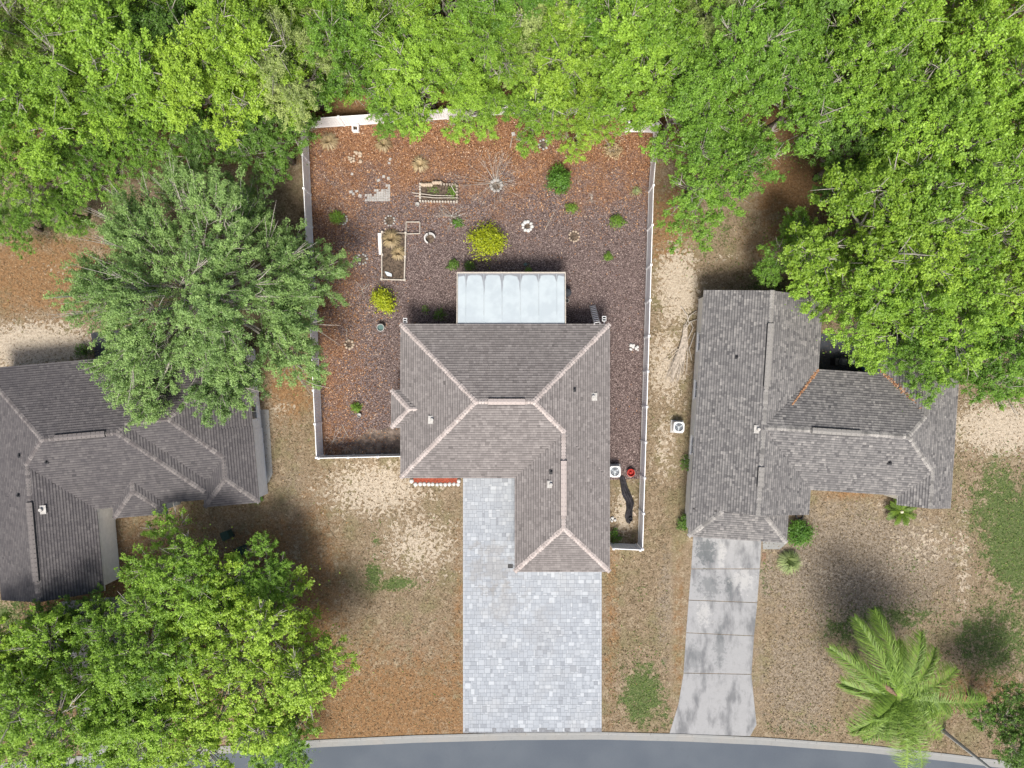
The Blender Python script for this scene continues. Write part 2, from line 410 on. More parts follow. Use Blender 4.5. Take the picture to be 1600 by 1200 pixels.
def thing(name, label, cat, loc=(0, 0, 0), group=None, rz=0.0, local=False):
    o = link(bpy.data.objects.new(name, None)); o.location = loc; o.rotation_euler = (0, 0, rz); o.empty_display_size = .3
    ORG[o.name] = (0, 0, 0) if local else tuple(loc)
    return tag(o, label, cat, group)
ORD = ['first', 'second', 'third', 'fourth', 'fifth', 'sixth', 'seventh', 'eighth', 'ninth', 'tenth', 'eleventh', 'twelfth', 'thirteenth', 'fourteenth', 'fifteenth', 'sixteenth', 'seventeenth', 'eighteenth']

# ------------------------------------------------------------------ ground, mulch, road, kerb, driveways
def axis(a, b, st): return np.concatenate([[-600, -250, -110], np.arange(a, b+1e-6, st), [110, 250, 600]])
gx, gy = axis(-62, 62, .4), axis(-46, 58, .4)
X, Y = np.meshgrid(gx, gy); PX = X*F/H + 800; PY = 600 - Y*F/H
def blobs(L):
    w = np.zeros_like(X)
    for (cx, cy, rx, ry, a) in L: w = np.maximum(w, a*np.exp(-((PX-cx)/rx)**2 - ((PY-cy)/ry)**2))
    return w
sand = blobs([(590, 765, 100, 52, .85), (655, 850, 75, 60, .72), (1058, 445, 38, 70, 1.05), (1042, 570, 34, 75, .85), (1038, 700, 24, 70, .65), (50, 540, 115, 40, 1.15),
              (1565, 668, 90, 48, 1.05), (1450, 850, 75, 45, .5), (1505, 880, 12, 130, .6), (436, 640, 30, 18, .5), (975, 800, 22, 45, .85), (1330, 905, 120, 30, .34),
              (1250, 880, 30, 14, .5), (1370, 790, 30, 14, .4), (90, 420, 60, 12, .35), (1130, 400, 40, 14, .4)])
green = blobs([(586, 850, 10, 35, .55), (584, 900, 16, 26, 1.1), (625, 913, 42, 11, 1.0), (1003, 1085, 40, 60, 1.0), (1040, 1120, 25, 25, .5), (1600, 850, 66, 85, 1.4), (1560, 790, 60, 90, .85),
               (1560, 1000, 95, 80, .78), (1390, 965, 100, 26, .75), (1320, 985, 45, 34, .7), (1300, 1140, 130, 14, .45), (5, 960, 60, 40, .8), (30, 330, 130, 45, .8), (110, 350, 60, 30, .7),
               (1105, 370, 70, 60, .45), (1200, 450, 60, 25, .5), (450, 665, 20, 12, .35), (1000, 925, 10, 14, .5), (1190, 900, 12, 40, .45), (1420, 880, 30, 25, .35), (60, 1120, 200, 90, .3), (975, 840, 22, 10, .4)])
litter = blobs([(60, 430, 150, 70, .95), (600, 1120, 260, 130, .80), (490, 960, 50, 200, .75), (420, 850, 60, 50, .8), (455, 600, 45, 60, .9), (955, 960, 14, 190, .55), (1045, 350, 50, 70, .85),
                (1250, 290, 80, 70, 1.0), (1330, 772, 60, 10, .7), (716, 1000, 10, 190, .6), (1250, 380, 90, 70, .7), (200, 1000, 260, 200, .8), (1520, 1080, 120, 40, .6), (1060, 980, 12, 150, .5)])
litter = np.maximum(litter, np.clip((300-PY)/120, 0, 1))
ash = blobs([(1330, 890, 190, 130, .95), (1250, 1060, 90, 110, .75), (640, 1010, 80, 90, .5), (1040, 950, 25, 120, .6), (460, 760, 40, 80, .5)])
V = np.stack([X, Y, np.zeros_like(X)], -1).reshape(-1, 3); nx, ny = len(gx), len(gy)
idx = (np.arange(ny-1)[:, None]*nx + np.arange(nx-1)[None, :]).reshape(-1)
Fq = np.stack([idx, idx+1, idx+nx+1, idx+nx], 1)
me = bpy.data.meshes.new('ground'); me.from_pydata(V.tolist(), [], Fq.tolist())
for nm, arr in (('zone1', (sand, green, litter)), ('zone2', (ash, ash*0, ash*0))):
    at = me.attributes.new(nm, 'FLOAT_VECTOR', 'POINT'); at.data.foreach_set('vector', np.stack(arr, -1).astype(np.float32).reshape(-1))
me.materials.append(M['ground'])
ground = tag(put('ground', me), 'dry brown lawn with sand and leaf litter around the houses', kind='structure')

YARD = [(480, 201), (700, 186), (800, 178), (977, 180), (977, 206), (1021, 207), (1013, 300), (1010, 420), (999, 748), (945, 750), (640, 712), (506, 714)]
yard = [P2(*p) for p in YARD]
tag(MB().prism(yard, -.05, .012).build('mulch_bed', M['mulch']), 'brown bark mulch covering the fenced back yard', kind='structure')
def blob_poly(px, py, rx, ry, n, rr, amp=.25): return [P2(px + rx*math.cos(t)*rr.uniform(1-amp, 1+amp), py - ry*math.sin(t)*rr.uniform(1-amp, 1+amp)) for t in [2*math.pi*i/n for i in range(n)]]
tag(MB().prism([P2(*p) for p in [(528, 712), (545, 695), (562, 683), (578, 668), (590, 672), (606, 668), (632, 662), (636, 712)]], 0, .02).build('bare_soil_patch', M['bare']),
    'dark cracked bare soil in the front left corner of the yard', kind='structure')

road_px = [(-900, 1290), (-300, 1235), (100, 1194), (300, 1180), (500, 1167), (650, 1160), (800, 1156), (940, 1155), (1070, 1158), (1200, 1164), (1350, 1175), (1480, 1189), (1620, 1206), (1900, 1240), (2500, 1330)]
edge = [P2(*p) for p in road_px]
def offset(line, d):
    o = []
    for i, p in enumerate(line):
        a, b = line[max(i-1, 0)], line[min(i+1, len(line)-1)]; t = Vector((b[0]-a[0], b[1]-a[1])).normalized(); o.append((p[0]-t.y*d, p[1]+t.x*d))
    return o
def strip(l1, l2, z):
    mb = MB()
    for i in range(len(l1)-1): mb.add([(*l1[i], z), (*l1[i+1], z), (*l2[i+1], z), (*l2[i], z)], [(0, 3, 2, 1)])
    return mb
def dense(line, st):
    o = []
    for a, b in zip(line, line[1:]):
        n = max(1, int(math.dist(a, b)/st)); o += [(a[0]+(b[0]-a[0])*i/n, a[1]+(b[1]-a[1])*i/n) for i in range(n)]
    return o + [line[-1]]
tag(strip(edge, offset(edge, -7.5), .008).build('road', M['asphalt']), 'blue-grey asphalt street along the bottom of the picture', kind='structure')
gut = strip(offset(edge, .34), offset(edge, -.02), .014).build('gutter', M['kerb'])
tag(gut, 'pale concrete gutter pan beside the street', kind='structure')
ke = dense(offset(edge, .34), .5)
kmesh = 0
acc = [p for p in ke if -42 < p[0] < 42]
seg = 6
for i in range(0, len(acc)-1, seg):
    a = acc[i:i+seg+1]
    if len(a) < 2: continue
    b_ = offset(a, .20); mb = MB()
    a2 = [tuple(np.array(p)) for p in a]
    # pull the ends back for the joint
    def shrink(l):
        l = [Vector(p) for p in l]; d0 = (l[1]-l[0]).normalized()*.008; d1 = (l[-2]-l[-1]).normalized()*.008; l[0] += d0; l[-1] += d1; return [tuple(p) for p in l]
    a2, b2 = shrink(a2), shrink(b_)
    n = len(a2)
    for zA, zB in ((.03, .11),):
        Vv = [(*p, 0.0) for p in a2] + [(*p, .035) for p in a2] + [(p[0]+(q[0]-p[0])*.35, p[1]+(q[1]-p[1])*.35, .055) for p, q in zip(a2, b2)] + [(*q, .055) for q in b2] + [(*q, 0.0) for q in b2]
        Fc = []
        for L in range(4):
            for k in range(n-1): Fc.append((L*n+k, (L+1)*n+k, (L+1)*n+k+1, L*n+k+1))
        Fc.append((0, n, 2*n, 3*n, 4*n)); Fc.append((n-1, 5*n-1, 4*n-1, 3*n-1, 2*n-1))
        mb.add(Vv, [tuple(reversed(f)) for f in Fc])
    mb.build('kerb_stone', M['kerb'], gut)

# --- old concrete driveway of the right-hand house: five slabs with joints
dw = thing('concrete_driveway', 'stained concrete driveway of the right-hand house', None, (*P2(1130, 980), 0)); tag(dw, kind='structure')
SL = [((1083, 838), (1190, 838), (1187, 888.3), (1080, 888.3)), ((1080, 889.3), (1187, 889.3), (1183, 941), (1076, 937)), ((1076, 938), (1183, 942), (1178, 993), (1072, 988)),
      ((1072, 989), (1178, 994), (1174, 1053), (1068, 1051)), ((1068, 1052), (1174, 1054), (1178, 1095), (1182, 1132), (1172, 1150), (1046, 1146), (1060, 1100))]
for s_ in SL: MB().prism([P2(*p) for p in s_][::-1], -.05, .022+R.uniform(-.004, .004)).build('slab', M['concrete'], dw)
# --- left house driveway under the trees
dl = thing('concrete_driveway', 'concrete driveway of the left house half hidden under the trees', None, (*P2(130, 1060), 0)); tag(dl, kind='structure')
for k in range(4):
    y0, y1 = 940+k*62, 1000+k*62
    MB().prism([P2(95+k*9, y0), P2(95+k*9+9, y1), P2(205+k*11, y1-9), P2(195+k*11, y0-9)], -.05, .022).build('slab', M['concrete'], dl)

# --- paver driveway
pd = thing('paver_driveway', 'blue-grey concrete paver driveway in front of the garage', None, (*P2(832, 1000), 0)); tag(pd, kind='structure')
CELL = .142
x0, ytop = P2(723.5, 735); x1, ybot = P2(940, 1146); xm = P2(812, 0)[0]; ygar = P2(0, 880)[1]
ncx = int((x1-x0)/CELL); ncy = int((ytop-ybot)/CELL)
cw, ch = (x1-x0)/ncx, (ytop-ybot)/ncy
occ = np.zeros((ncx, ncy), bool)
for i in range(ncx):
    for j in range(ncy):
        xc, yc = x0+(i+.5)*cw, ytop-(j+.5)*ch
        if xc > xm and yc > ygar: occ[i, j] = True
        # rounded meeting with the kerb
def kerb_y(x):
    for a, b in zip(edge, edge[1:]):
        if a[0] <= x <= b[0]: return a[1]+(b[1]-a[1])*(x-a[0])/(b[0]-a[0]) + .62
    return -99
pav = []
LAY = [[(0, 0, 2, 2), (2, 0, 2, 2), (0, 2, 2, 2), (2, 2, 2, 2)], [(0, 0, 3, 2), (3, 0, 1, 2), (0, 2, 1, 2), (1, 2, 3, 2)], [(0, 0, 2, 3), (0, 3, 2, 1), (2, 0, 2, 2), (2, 2, 2, 2)],
       [(0, 0, 2, 2), (2, 0, 2, 1), (2, 1, 2, 3), (0, 2, 2, 2)], [(0, 0, 3, 3), (3, 0, 1, 2), (3, 2, 1, 2), (0, 3, 3, 1)], [(0, 0, 2, 3), (2, 0, 2, 3), (0, 3, 2, 1), (2, 3, 2, 1)]]
def add_paver(i, j, a, b):
    i2, j2 = min(i+a, ncx-1), min(j+b, ncy); i, j = max(i, 1), max(j, 0)
    while i < i2 and occ[i, j:j2].all(): i += 1
    while j < j2 and occ[i:i2, j].all(): j += 1
    if i2 <= i or j2 <= j or occ[i:i2, j:j2].any(): return
    occ[i:i2, j:j2] = True
    sh = min(1, max(0, R.gauss(.5, .22)))
    if R.random() < .10: sh = R.uniform(.85, 1)
    if R.random() < .03: sh = R.uniform(0, .12)
    pav.append((i, j, i2-i, j2-j, sh))
for J in range(-1, ncy//4+2):
    off = (J*3) % 4
    for I in range(-1, ncx//4+2):
        lay = R.choice(LAY); fx, fy, tr = R.random() < .5, R.random() < .5, R.random() < .5
        for (a, b, c, d) in lay:
            if tr: a, b, c, d = b, a, d, c
            if fx: a = 4-a-c
            if fy: b = 4-b-d
            add_paver(I*4+off+a, J*4+b, c, d)
for j in range(0, ncy, 2):
    for i in (0, ncx-1):
        if not occ[i, j]: pav.append((i, j, 1, min(2, ncy-j), .85)); occ[i, j:j+2] = True
for j in range(ncy):
    for i in range(ncx):
        if not occ[i, j]: occ[i, j] = True; pav.append((i, j, 1, 1, R.uniform(.3, .7)))
def paver_piece(mb, xa, ya, xb, yb, zt, sh):
    g_, c_ = .007, .005
    xa, xb, ya, yb = xa+g_, xb-g_, ya+g_, yb-g_
    Vv = [(xa, ya, .005), (xb, ya, .005), (xb, yb, .005), (xa, yb, .005), (xa, ya, zt-c_), (xb, ya, zt-c_), (xb, yb, zt-c_), (xa, yb, zt-c_),
          (xa+c_, ya+c_, zt), (xb-c_, ya+c_, zt), (xb-c_, yb-c_, zt), (xa+c_, yb-c_, zt)]
    Fc = [(8, 9, 10, 11)] + [(4+k, 4+(k+1) % 4, 8+(k+1) % 4, 8+k) for k in range(4)] + [(k, (k+1) % 4, 4+(k+1) % 4, 4+k) for k in range(4)]
    mb.add(Vv, Fc, sh)
pav.sort(key=lambda p: -(p[2]*p[3]) + R.random()*.9)
pm = {}; rest = MB()
for q, (i, j, a, b, sh) in enumerate(pav):
    xa, xb = x0+i*cw, x0+(i+a)*cw; yb, ya = ytop-j*ch, ytop-(j+b)*ch
    if ya < kerb_y((xa+xb)/2)-.05: continue
    zt = .045 + R.uniform(-.003, .003)
    if q < 300:
        key = (a, b, round(sh*6))
        if key not in pm:
            mb = MB(); paver_piece(mb, 0, 0, a*cw, b*ch, .045, key[2]/6); pm[key] = mb.mesh('paver', M['paver'], shade=True)
        put('paver', pm[key], pd, (xa-pd.location.x, ya-pd.location.y, R.uniform(-.002, .002)))
    else: paver_piece(rest, xa, ya, xb, yb, zt, sh)
o = rest.build('small_pavers', M['paver'], pd, shade=True); tag(o, kind='stuff')
jb = MB().prism([(x0, ybot+.05), (x1, ybot+.05), (x1, ygar), (xm, ygar), (xm, ytop), (x0, ytop)], -.05, .037); jb.build('joint_sand', M['joint'], pd)

# ------------------------------------------------------------------ houses
PITCH = .42
def clip_poly(poly, conv):
    """Sutherland-Hodgman; conv is counter-clockwise"""
    outp = poly
    for a, b in zip(conv, conv[1:]+conv[:1]):
        inp, outp = outp, []
        if not inp: return []
        ex, ey = b[0]-a[0], b[1]-a[1]
        def side(p): return ex*(p[1]-a[1]) - ey*(p[0]-a[0])
        for p, q in zip(inp, inp[1:]+inp[:1]):
            sp, sq = side(p), side(q)
            if sp >= 0: outp.append(p)
            if (sp >= 0) != (sq >= 0):
                t = sp/(sp-sq); outp.append((p[0]+(q[0]-p[0])*t, p[1]+(q[1]-p[1])*t))
    return outp
class Rect:
    def __init__(s, x0, x1, y0, y1, ax, e0='hip', e1='hip'):
        s.x0, s.x1, s.y0, s.y1, s.ax, s.e0, s.e1 = x0, x1, y0, y1, ax, e0, e1
        s.half = ((y1-y0) if ax == 'x' else (x1-x0))/2
    def h(s, x, y):
        if not (s.x0-1e-3 <= x <= s.x1+1e-3 and s.y0-1e-3 <= y <= s.y1+1e-3): return -9
        if s.ax == 'x': d = [y-s.y0, s.y1-y]; e = (x-s.x0, s.x1-x)
        else: d = [x-s.x0, s.x1-x]; e = (y-s.y0, s.y1-y)
        if s.e0 == 'hip': d.append(e[0])
        if s.e1 == 'hip': d.append(e[1])
        return min(d)*PITCH
    def T(s, a, c):  # (along, across) -> local xy
        return (s.x0+a, s.y0+c) if s.ax == 'x' else (s.x1-c, s.y0+a)
    def faces(s):
        """list of (origin, eave dir, inward dir, polygon in (u,v))"""
        L = (s.x1-s.x0) if s.ax == 'x' else (s.y1-s.y0); hf = s.half
        a0 = hf if s.e0 == 'hip' else 0; a1 = L-hf if s.e1 == 'hip' else L
        W = 2*hf; fs = []
        def mk(pa, pb, pin, poly):
            A, B, C = Vector(s.T(*pa)), Vector(s.T(*pb)), Vector(s.T(*pin)); d = (B-A).normalized(); n = Vector((-d.y, d.x))
            fs.append((A, d, n, poly))
        mk((0, 0), (L, 0), None or (0, hf), [(0, 0), (L, 0), (a1, hf), (a0, hf)])
        mk((L, W), (0, W), (L, hf), [(0, 0), (L, 0), (L-a0, hf), (L-a1, hf)])
        if s.e0 == 'hip': mk((0, W), (0, 0), (hf, hf), [(0, 0), (W, 0), (hf, hf)])
        if s.e1 == 'hip': mk((L, 0), (L, W), (L-hf, hf), [(0, 0), (W, 0), (hf, hf)])
        return fs
    def ridges(s):
        L = (s.x1-s.x0) if s.ax == 'x' else (s.y1-s.y0); hf = s.half
        a0 = hf if s.e0 == 'hip' else 0; a1 = L-hf if s.e1 == 'hip' else L; r = [((a0, hf), (a1, hf))]
        if s.e0 == 'hip': r += [((0, 0), (hf, hf)), ((0, 2*hf), (hf, hf))]
        if s.e1 == 'hip': r += [((L, 0), (L-hf, hf)), ((L, 2*hf), (L-hf, hf))]
        return [(s.T(*a), s.T(*b)) for a, b in r if math.dist(a, b) > .05]

def house(label, loc, rz, rects, ze, wall_mat, sh_mat, cap_mat, fascia_mat, over=.42, seed=1, tabw=.33, course=.135, sig=.15):
    rr = random.Random(seed)
    root = thing('house', label, 'house', (loc[0], loc[1], 0), rz=rz, local=True)
    deck = MB(); fas = MB(); tabsV, tabsS = [], []; tri3, tri3s = [], []
    walls = []
    for k, rc in enumerate(rects):
        zo = ze - .004*k
        others = [q for q in rects if q is not rc]
        def hidden(x, y, h, m=.0):
            for qi, q in enumerate(rects):
                if q is rc: continue
                hq = q.h(x, y)
                if hq > h + .10 or (qi < k and hq > h - .0015): return True
            return False
        # deck volume
        for (A, d, n, poly) in rc.faces():
            Vv = [(*(A+d*u+n*v), zo-.035+PITCH*v) for u, v in poly]; deck.add(Vv, [tuple(range(len(Vv)))])
        c4 = [(rc.x0, rc.y0), (rc.x1, rc.y0), (rc.x1, rc.y1), (rc.x0, rc.y1)]
        Vv = [(x, y, zo-.20) for x, y in c4] + [(x, y, zo-.035) for x, y in c4]
        fas.add(Vv, [(3, 2, 1, 0), (0, 1, 5, 4), (1, 2, 6, 5), (2, 3, 7, 6), (3, 0, 4, 7)])
        # gable triangles
        L = (rc.x1-rc.x0) if rc.ax == 'x' else (rc.y1-rc.y0)
        for e, a in ((rc.e0, 0), (rc.e1, L)):
            if e == 'gable':
                p, q, t = rc.T(a, 0), rc.T(a, 2*rc.half), rc.T(a, rc.half)
                deck.add([(*p, zo-.035), (*q, zo-.035), (*t, zo-.035+PITCH*rc.half)], [(0, 1, 2) if a else (2, 1, 0)])
        # shingle tabs, course by course
        for (A, d, n, poly) in rc.faces():
            vmax = max(v for u, v in poly); umin = min(u for u, v in poly); umax = max(u for u, v in poly)
            row = 0; v = 0.0
            while v < vmax:
                v2 = v+course; u = umin - rr.uniform(0, tabw)
                while u < umax:
                    w = tabw*rr.choice((.6, .8, 1, 1, 1.2)); u2 = u+w
                    cx, cy = A + d*(u+u2)/2 + n*min((v+v2)/2, vmax-.01)
                    hc = PITCH*min((v+v2)/2, vmax-.01)
                    if not hidden(cx, cy, hc):
                        pl = clip_poly([(u, v), (u2-.006, v), (u2-.006, v2+.02), (u, v2+.02)], poly)
                        if len(pl) >= 3:
                            sh = min(1, max(0, rr.gauss(.5, sig))); lift = .030 + rr.uniform(-.004, .008)
                            def W(p, l): q = A + d*p[0] + n*p[1]; return (q.x, q.y, zo+PITCH*p[1]+l*(1-(p[1]-v)/(course+.02)))
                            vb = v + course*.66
                            for lo_, hi_, s_ in ((v, vb, sh), (vb, v2+.02, max(0, sh-.44))):  # upper strip of each tab coloured darker, a painted shadow line per course
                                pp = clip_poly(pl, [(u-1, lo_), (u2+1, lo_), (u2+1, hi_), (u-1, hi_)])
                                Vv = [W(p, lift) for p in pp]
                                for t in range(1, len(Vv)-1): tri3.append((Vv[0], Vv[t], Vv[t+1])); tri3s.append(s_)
                            low = [p for p in pl if abs(p[1]-v) < 1e-6]
                            if len(low) == 2:
                                a_, b_ = W(low[0], lift), W(low[1], lift); c_, e_ = (b_[0], b_[1], b_[2]-.045), (a_[0], a_[1], a_[2]-.045)
                                tri3 += [(a_, e_, c_), (a_, c_, b_)]; tri3s += [sh*.9]*2
                    u = u2
                v = v2; row += 1
        walls.append(rc)
    roof = deck.build('roof', M['felt'], root); fas.build('fascia', fascia_mat, roof)
    sf = put('shingles', mesh_quads('shingles', np.array(tri3), sh_mat, {'shade': np.array(tri3s)}), roof); tag(sf, kind='stuff')
    # walls: one storey block under each roof, set in from the eaves
    wb = MB()
    for k, rc in enumerate(rects):
        i = over + .004*k
        x0_, x1_, y0_, y1_ = rc.x0+i, rc.x1-i, rc.y0+i, rc.y1-i
        if rc.ax == 'x':
            if rc.e0 == 'inner': x0_ = rc.x0
        wb.box(((x0_+x1_)/2, (y0_+y1_)/2, (ze-.19-.004*k)/2), (x1_-x0_, y1_-y0_, ze-.19-.004*k))
    wall = wb.build('wall', wall_mat, root)
    # ridge and hip caps, where they are not buried under a higher roof
    for k, rc in enumerate(rects):
        zo = ze-.004*k
        for a, b in rc.ridges():
            a, b = Vector(a), Vector(b); L = (b-a).length; n = max(2, int(L/.06)); vis = []
            for t in range(n+1):
                p = a+(b-a)*t/n; hz = rc.h(p.x, p.y)
                ok = all(q is rc or q.h(p.x, p.y) < hz + .03 for q in rects) and not any(q is not rc and rects.index(q) < k and q.h(p.x, p.y) > hz-.02 for q in rects)
                sv = Vector((-(b-a).y, (b-a).x)).normalized()*.35
                ok = ok and all(max(q.h(p.x+sg*sv.x, p.y+sg*sv.y) for q in rects) < hz - .03 for sg in (1, -1))
                vis.append(ok)
            t = 0
            while t <= n:
                if not vis[t]: t += 1; continue
                t0 = t
                while t <= n and vis[t]: t += 1
                p, q = a+(b-a)*t0/n, a+(b-a)*(t-1)/n
                if (q-p).length < .3: continue
                A3 = Vector((p.x, p.y, zo+rc.h(p.x, p.y))); B3 = Vector((q.x, q.y, zo+rc.h(q.x, q.y)))
                if B3.z < A3.z: A3, B3 = B3, A3
                caps(A3, B3, rc, zo, cap_mat, roof, rr)
    return root, roof, wall
def caps(A, B, rc, zo, mat, roof, rr):
    d = B-A; L = d.length; t = d.normalized(); side = Vector((-t.y, t.x, 0)).normalized(); hip = abs(t.z) > .05
    drop = .20*PITCH*(.72 if hip else 1.0)
    mb = MB(); st = .20; n = max(1, int(L/st)); st = L/n
    for i in range(n):
        p0 = A + t*(i*st); p1 = A + t*((i+1)*st+.03); l0 = .05; l1 = .018; sh = rr.choice((.05, .5, .75, 1.0)) * rr.uniform(.8, 1); w = .16+rr.uniform(-.015, .015)
        up = Vector((0, 0, 1))
        a, b, c = p0+side*w-up*(drop-l0), p0+up*l0, p0-side*w-up*(drop-l0)
        e, f, g = p1+side*w-up*(drop-l1), p1+up*l1, p1-side*w-up*(drop-l1)
        lo = [q-up*.03 for q in (a, b, c)]
        mb.add([a, b, c, e, f, g]+lo, [(0, 3, 4, 1), (1, 4, 5, 2), (0, 1, 7, 6), (1, 2, 8, 7)], sh)
    o = put('ridge_cap', mb.mesh('ridge_cap', mat, shade=True), roof); tag(o, kind='stuff')
def ridge_vent(roof, a, b, mat, edge_mat=None):
    a, b = Vector(a), Vector(b); mb = MB(); d = (b-a).normalized(); s = Vector((-d.y, d.x, 0)); up = Vector((0, 0, 1)); w = .20; L = (b-a).length
    V = []
    for p in (a, b): V += [p+s*w-up*.02, p+s*w+up*.05, p+up*.115, p-s*w+up*.05, p-s*w-up*.02]
    mb.add(V, [(0, 5, 6, 1), (1, 6, 7, 2), (2, 7, 8, 3), (3, 8, 9, 4), (0, 1, 2, 3, 4), (9, 8, 7, 6, 5)])
    n = int(L/.3)
    for i in range(n+1):
        c = a + d*(L*i/n); q = math.atan2(d.y, d.x)
        mb.box((c.x, c.y, c.z+.088), (.02, w*1.6, .05), q)
    o = put('ridge_vent', mb.mesh('ridge_vent', mat, shade=True), roof)
    lo = MB()
    for sg in (1, -1):
        V = [a+s*sg*(w+.035)-up*.035, b+s*sg*(w+.035)-up*.035, b+s*sg*(w+.002)+up*.03, a+s*sg*(w+.002)+up*.03]; lo.add(V, [(0, 1, 2, 3)])
    put('vent_slot', lo.mesh('vent_slot', M['black']), roof)
def window(wall, x, y, z, w, h, ang):
    """window on a wall; ang = outward direction in the house frame"""
    d = Vector((math.cos(ang), math.sin(ang), 0)); s = Vector((-d.y, d.x, 0))
    fr = MB(); c = Vector((x, y, z)) + d*.03
    for t in (-1, 1):
        fr.box(c + s*t*w/2, (.07, .08, h+.08), ang); fr.box(c + Vector((0, 0, t*h/2)), (.07, w, .08), ang)
    fr.box(c, (.05, .04, h), ang); fr.box(c - Vector((0, 0, h/2+.06)) + d*.03, (.16, w+.2, .05), ang)
    f = put('window', fr.mesh('window', M['white_trim']), wall.parent)
    gm = MB(); gm.box(c - d*.012, (.02, w-.04, h-.04), ang); put('pane', gm.mesh('pane', M['glass']), f)
ZE = 2.6
S = (H-ZE)/F     # metres per pixel at eave height
def epx(px, py): return P2(px, py, ZE)
# ---- main house
ox, oy = epx(789, 627)
def mr(xa, xb, ya, yb, *a):
    p, q = epx(xa, yb), epx(xb, ya); return Rect(p[0]-ox, q[0]-ox, p[1]-oy, q[1]-oy, *a)
rects_main = [mr(625.5, 953, 506, 747, 'x'), mr(804, 953, 640, 893.5, 'y', 'hip', 'gable'), mr(611, 690, 609, 668.5, 'x', 'hip', 'gable')]
main, main_roof, main_wall = house('single storey house with warm grey hip roof in the middle of the picture', (ox, oy), 0, rects_main, ZE, M['beige'], M['shingle_main'], M['cap_main'], M['fascia'], seed=3, tabw=.26, course=.165, sig=.12)
zr = ZE + PITCH*rects_main[0].half; yr = (rects_main[0].y0+rects_main[0].y1)/2
def lx(px, z): return P2(px, 600, z)[0]-ox
def ly(py, z): return P2(800, py, z)[1]-oy
ridge_vent(main_roof, (lx(763, zr), yr, zr+.03), (lx(820, zr), yr, zr+.03), M['cap_main'])
rb = rects_main[1]; zb = ZE-.004+PITCH*rb.half; xb = (rb.x0+rb.x1)/2
ridge_vent(main_roof, (xb, ly(720, zb), zb+.03), (xb, ly(806, zb), zb+.03), M['cap_main'])
def roof_h(rects, x, y): return max(r.h(x, y) for r in rects)
def roof_vent(house_root, roof, rects, org, rz, px, py, r=.09, hgt=.28, mat=None, cap=True):
    z = ZE
    for _ in range(6):
        w = Vector(P2(px, py, z)) - Vector(org); l = Matrix.Rotation(-rz, 2) @ w; z = ZE + max(0, roof_h(rects, l.x, l.y)) + .1
    z -= .1
    mb = MB()
    mb.box((l.x, l.y, z+.02), (r*4.2, r*4.2, .05), 0); mb.tube([(l.x, l.y, z-.1), (l.x, l.y, z+hgt)], [r, r*.85], 10)
    o = put('vent_pipe', mb.mesh('vent_pipe', mat or M['stone']), roof)
for (px, py, r, m_) in ((675, 656, .13, 'conc_block'), (927, 620, .13, 'conc_block'), (897, 609, .07, 'black'), (861, 757, .12, 'conc_block'), (861.5, 738, .07, 'black')):
    roof_vent(main, main_roof, rects_main, (ox, oy), 0, px, py, r, .22, M[m_])
# garage door, front door, windows of the main house
A_, B_ = rects_main[0], rects_main[1]; ov = .42
gd = MB(); gx0, gx1 = B_.x0+ov+.9, B_.x1-ov-.9; gyy = B_.y0+ov
for k in range(4): gd.box(((gx0+gx1)/2, gyy-.03, .28+k*.53), (gx1-gx0, .06, .50))
put('garage_door', gd.mesh('garage_door', M['door']), main)
put('front_door', MB().box((lx(785, 2), A_.y0+ov-.03, 1.05), (.95, .07, 2.1)).mesh('front_door', M['fascia']), main)
for (x, y, a) in ((lx(660, 2), A_.y0+ov, -90), (lx(690, 2), A_.y0+ov, -90), (A_.x0+ov, ly(560, 2), 180), (A_.x1-ov, ly(560, 2), 0), (A_.x1-ov, ly(660, 2), 0), (lx(680, 2), A_.y1-ov, 90), (lx(915, 2), A_.y1-ov, 90)):
    window(main_wall, x, y, 1.45, 1.3, 1.2, math.radians(a))
# ---- right house
RZ_R = math.radians(-3.7); org_r = epx(1200, 665)
def rr_(u0, u1, v0, v1, *a): return Rect(u0*S, u1*S, v0*S, v1*S, *a)
rects_r = [rr_(-113, 73, -135, 205, 'y', 'gable', 'gable'), rr_(-20, 293, -96, 93, 'x', 'gable', 'hip'), rr_(-113, 41, -181, -50, 'y', 'hip', 'gable'),
           rr_(169, 293, -10, 150, 'y', 'gable', 'hip'), rr_(211, 293, -111, -40, 'y', 'gable', 'gable')]
hr, hr_roof, hr_wall = house('single storey house with mottled grey shingle roof on the right', org_r, RZ_R, rects_r, ZE, M['cream'], M['shingle_right'], M['cap_right'], M['white_trim'], over=.30, seed=5, tabw=.22, course=.165, sig=.20)
mR = rects_r[0]; xr = (mR.x0+mR.x1)/2; zR = ZE+PITCH*mR.half
ridge_vent(hr_roof, (xr, 155*S, zR+.03), (xr, 60*S, zR+.03), M['cap_right']); ridge_vent(hr_roof, (xr, -62*S, zR+.03), (xr, -92*S, zR+.03), M['cap_right'])
wR = rects_r[1]; ridge_vent(hr_roof, (52*S, (wR.y0+wR.y1)/2, ZE-.004+PITCH*wR.half+.03), (125*S, (wR.y0+wR.y1)/2, ZE-.004+PITCH*wR.half+.03), M['cap_right'])
for (px, py, r, m_) in ((1185, 671, .13, 'conc_block'), (1391, 723, .07, 'black'), (1152, 558, .06, 'black')): roof_vent(hr, hr_roof, rects_r, org_r, RZ_R, px, py, r, .22, M[m_])
for (x, y, a) in ((mR.x0+.3, 2.2, 180), (mR.x0+.3, 5.6, 180), (mR.x0+.3, -1.8, 180), (5.2, wR.y0+.30, -90), (7.0, wR.y0+.30, -90), (wR.x1-.3, 1.0, 0)): window(hr_wall, x, y, 1.45, 1.2, 1.1, math.radians(a))
sR = rects_r[2]; g2 = MB()
for k in range(4): g2.box((-36*S, sR.y0+.28, .28+k*.53), (4.9, .06, .50))
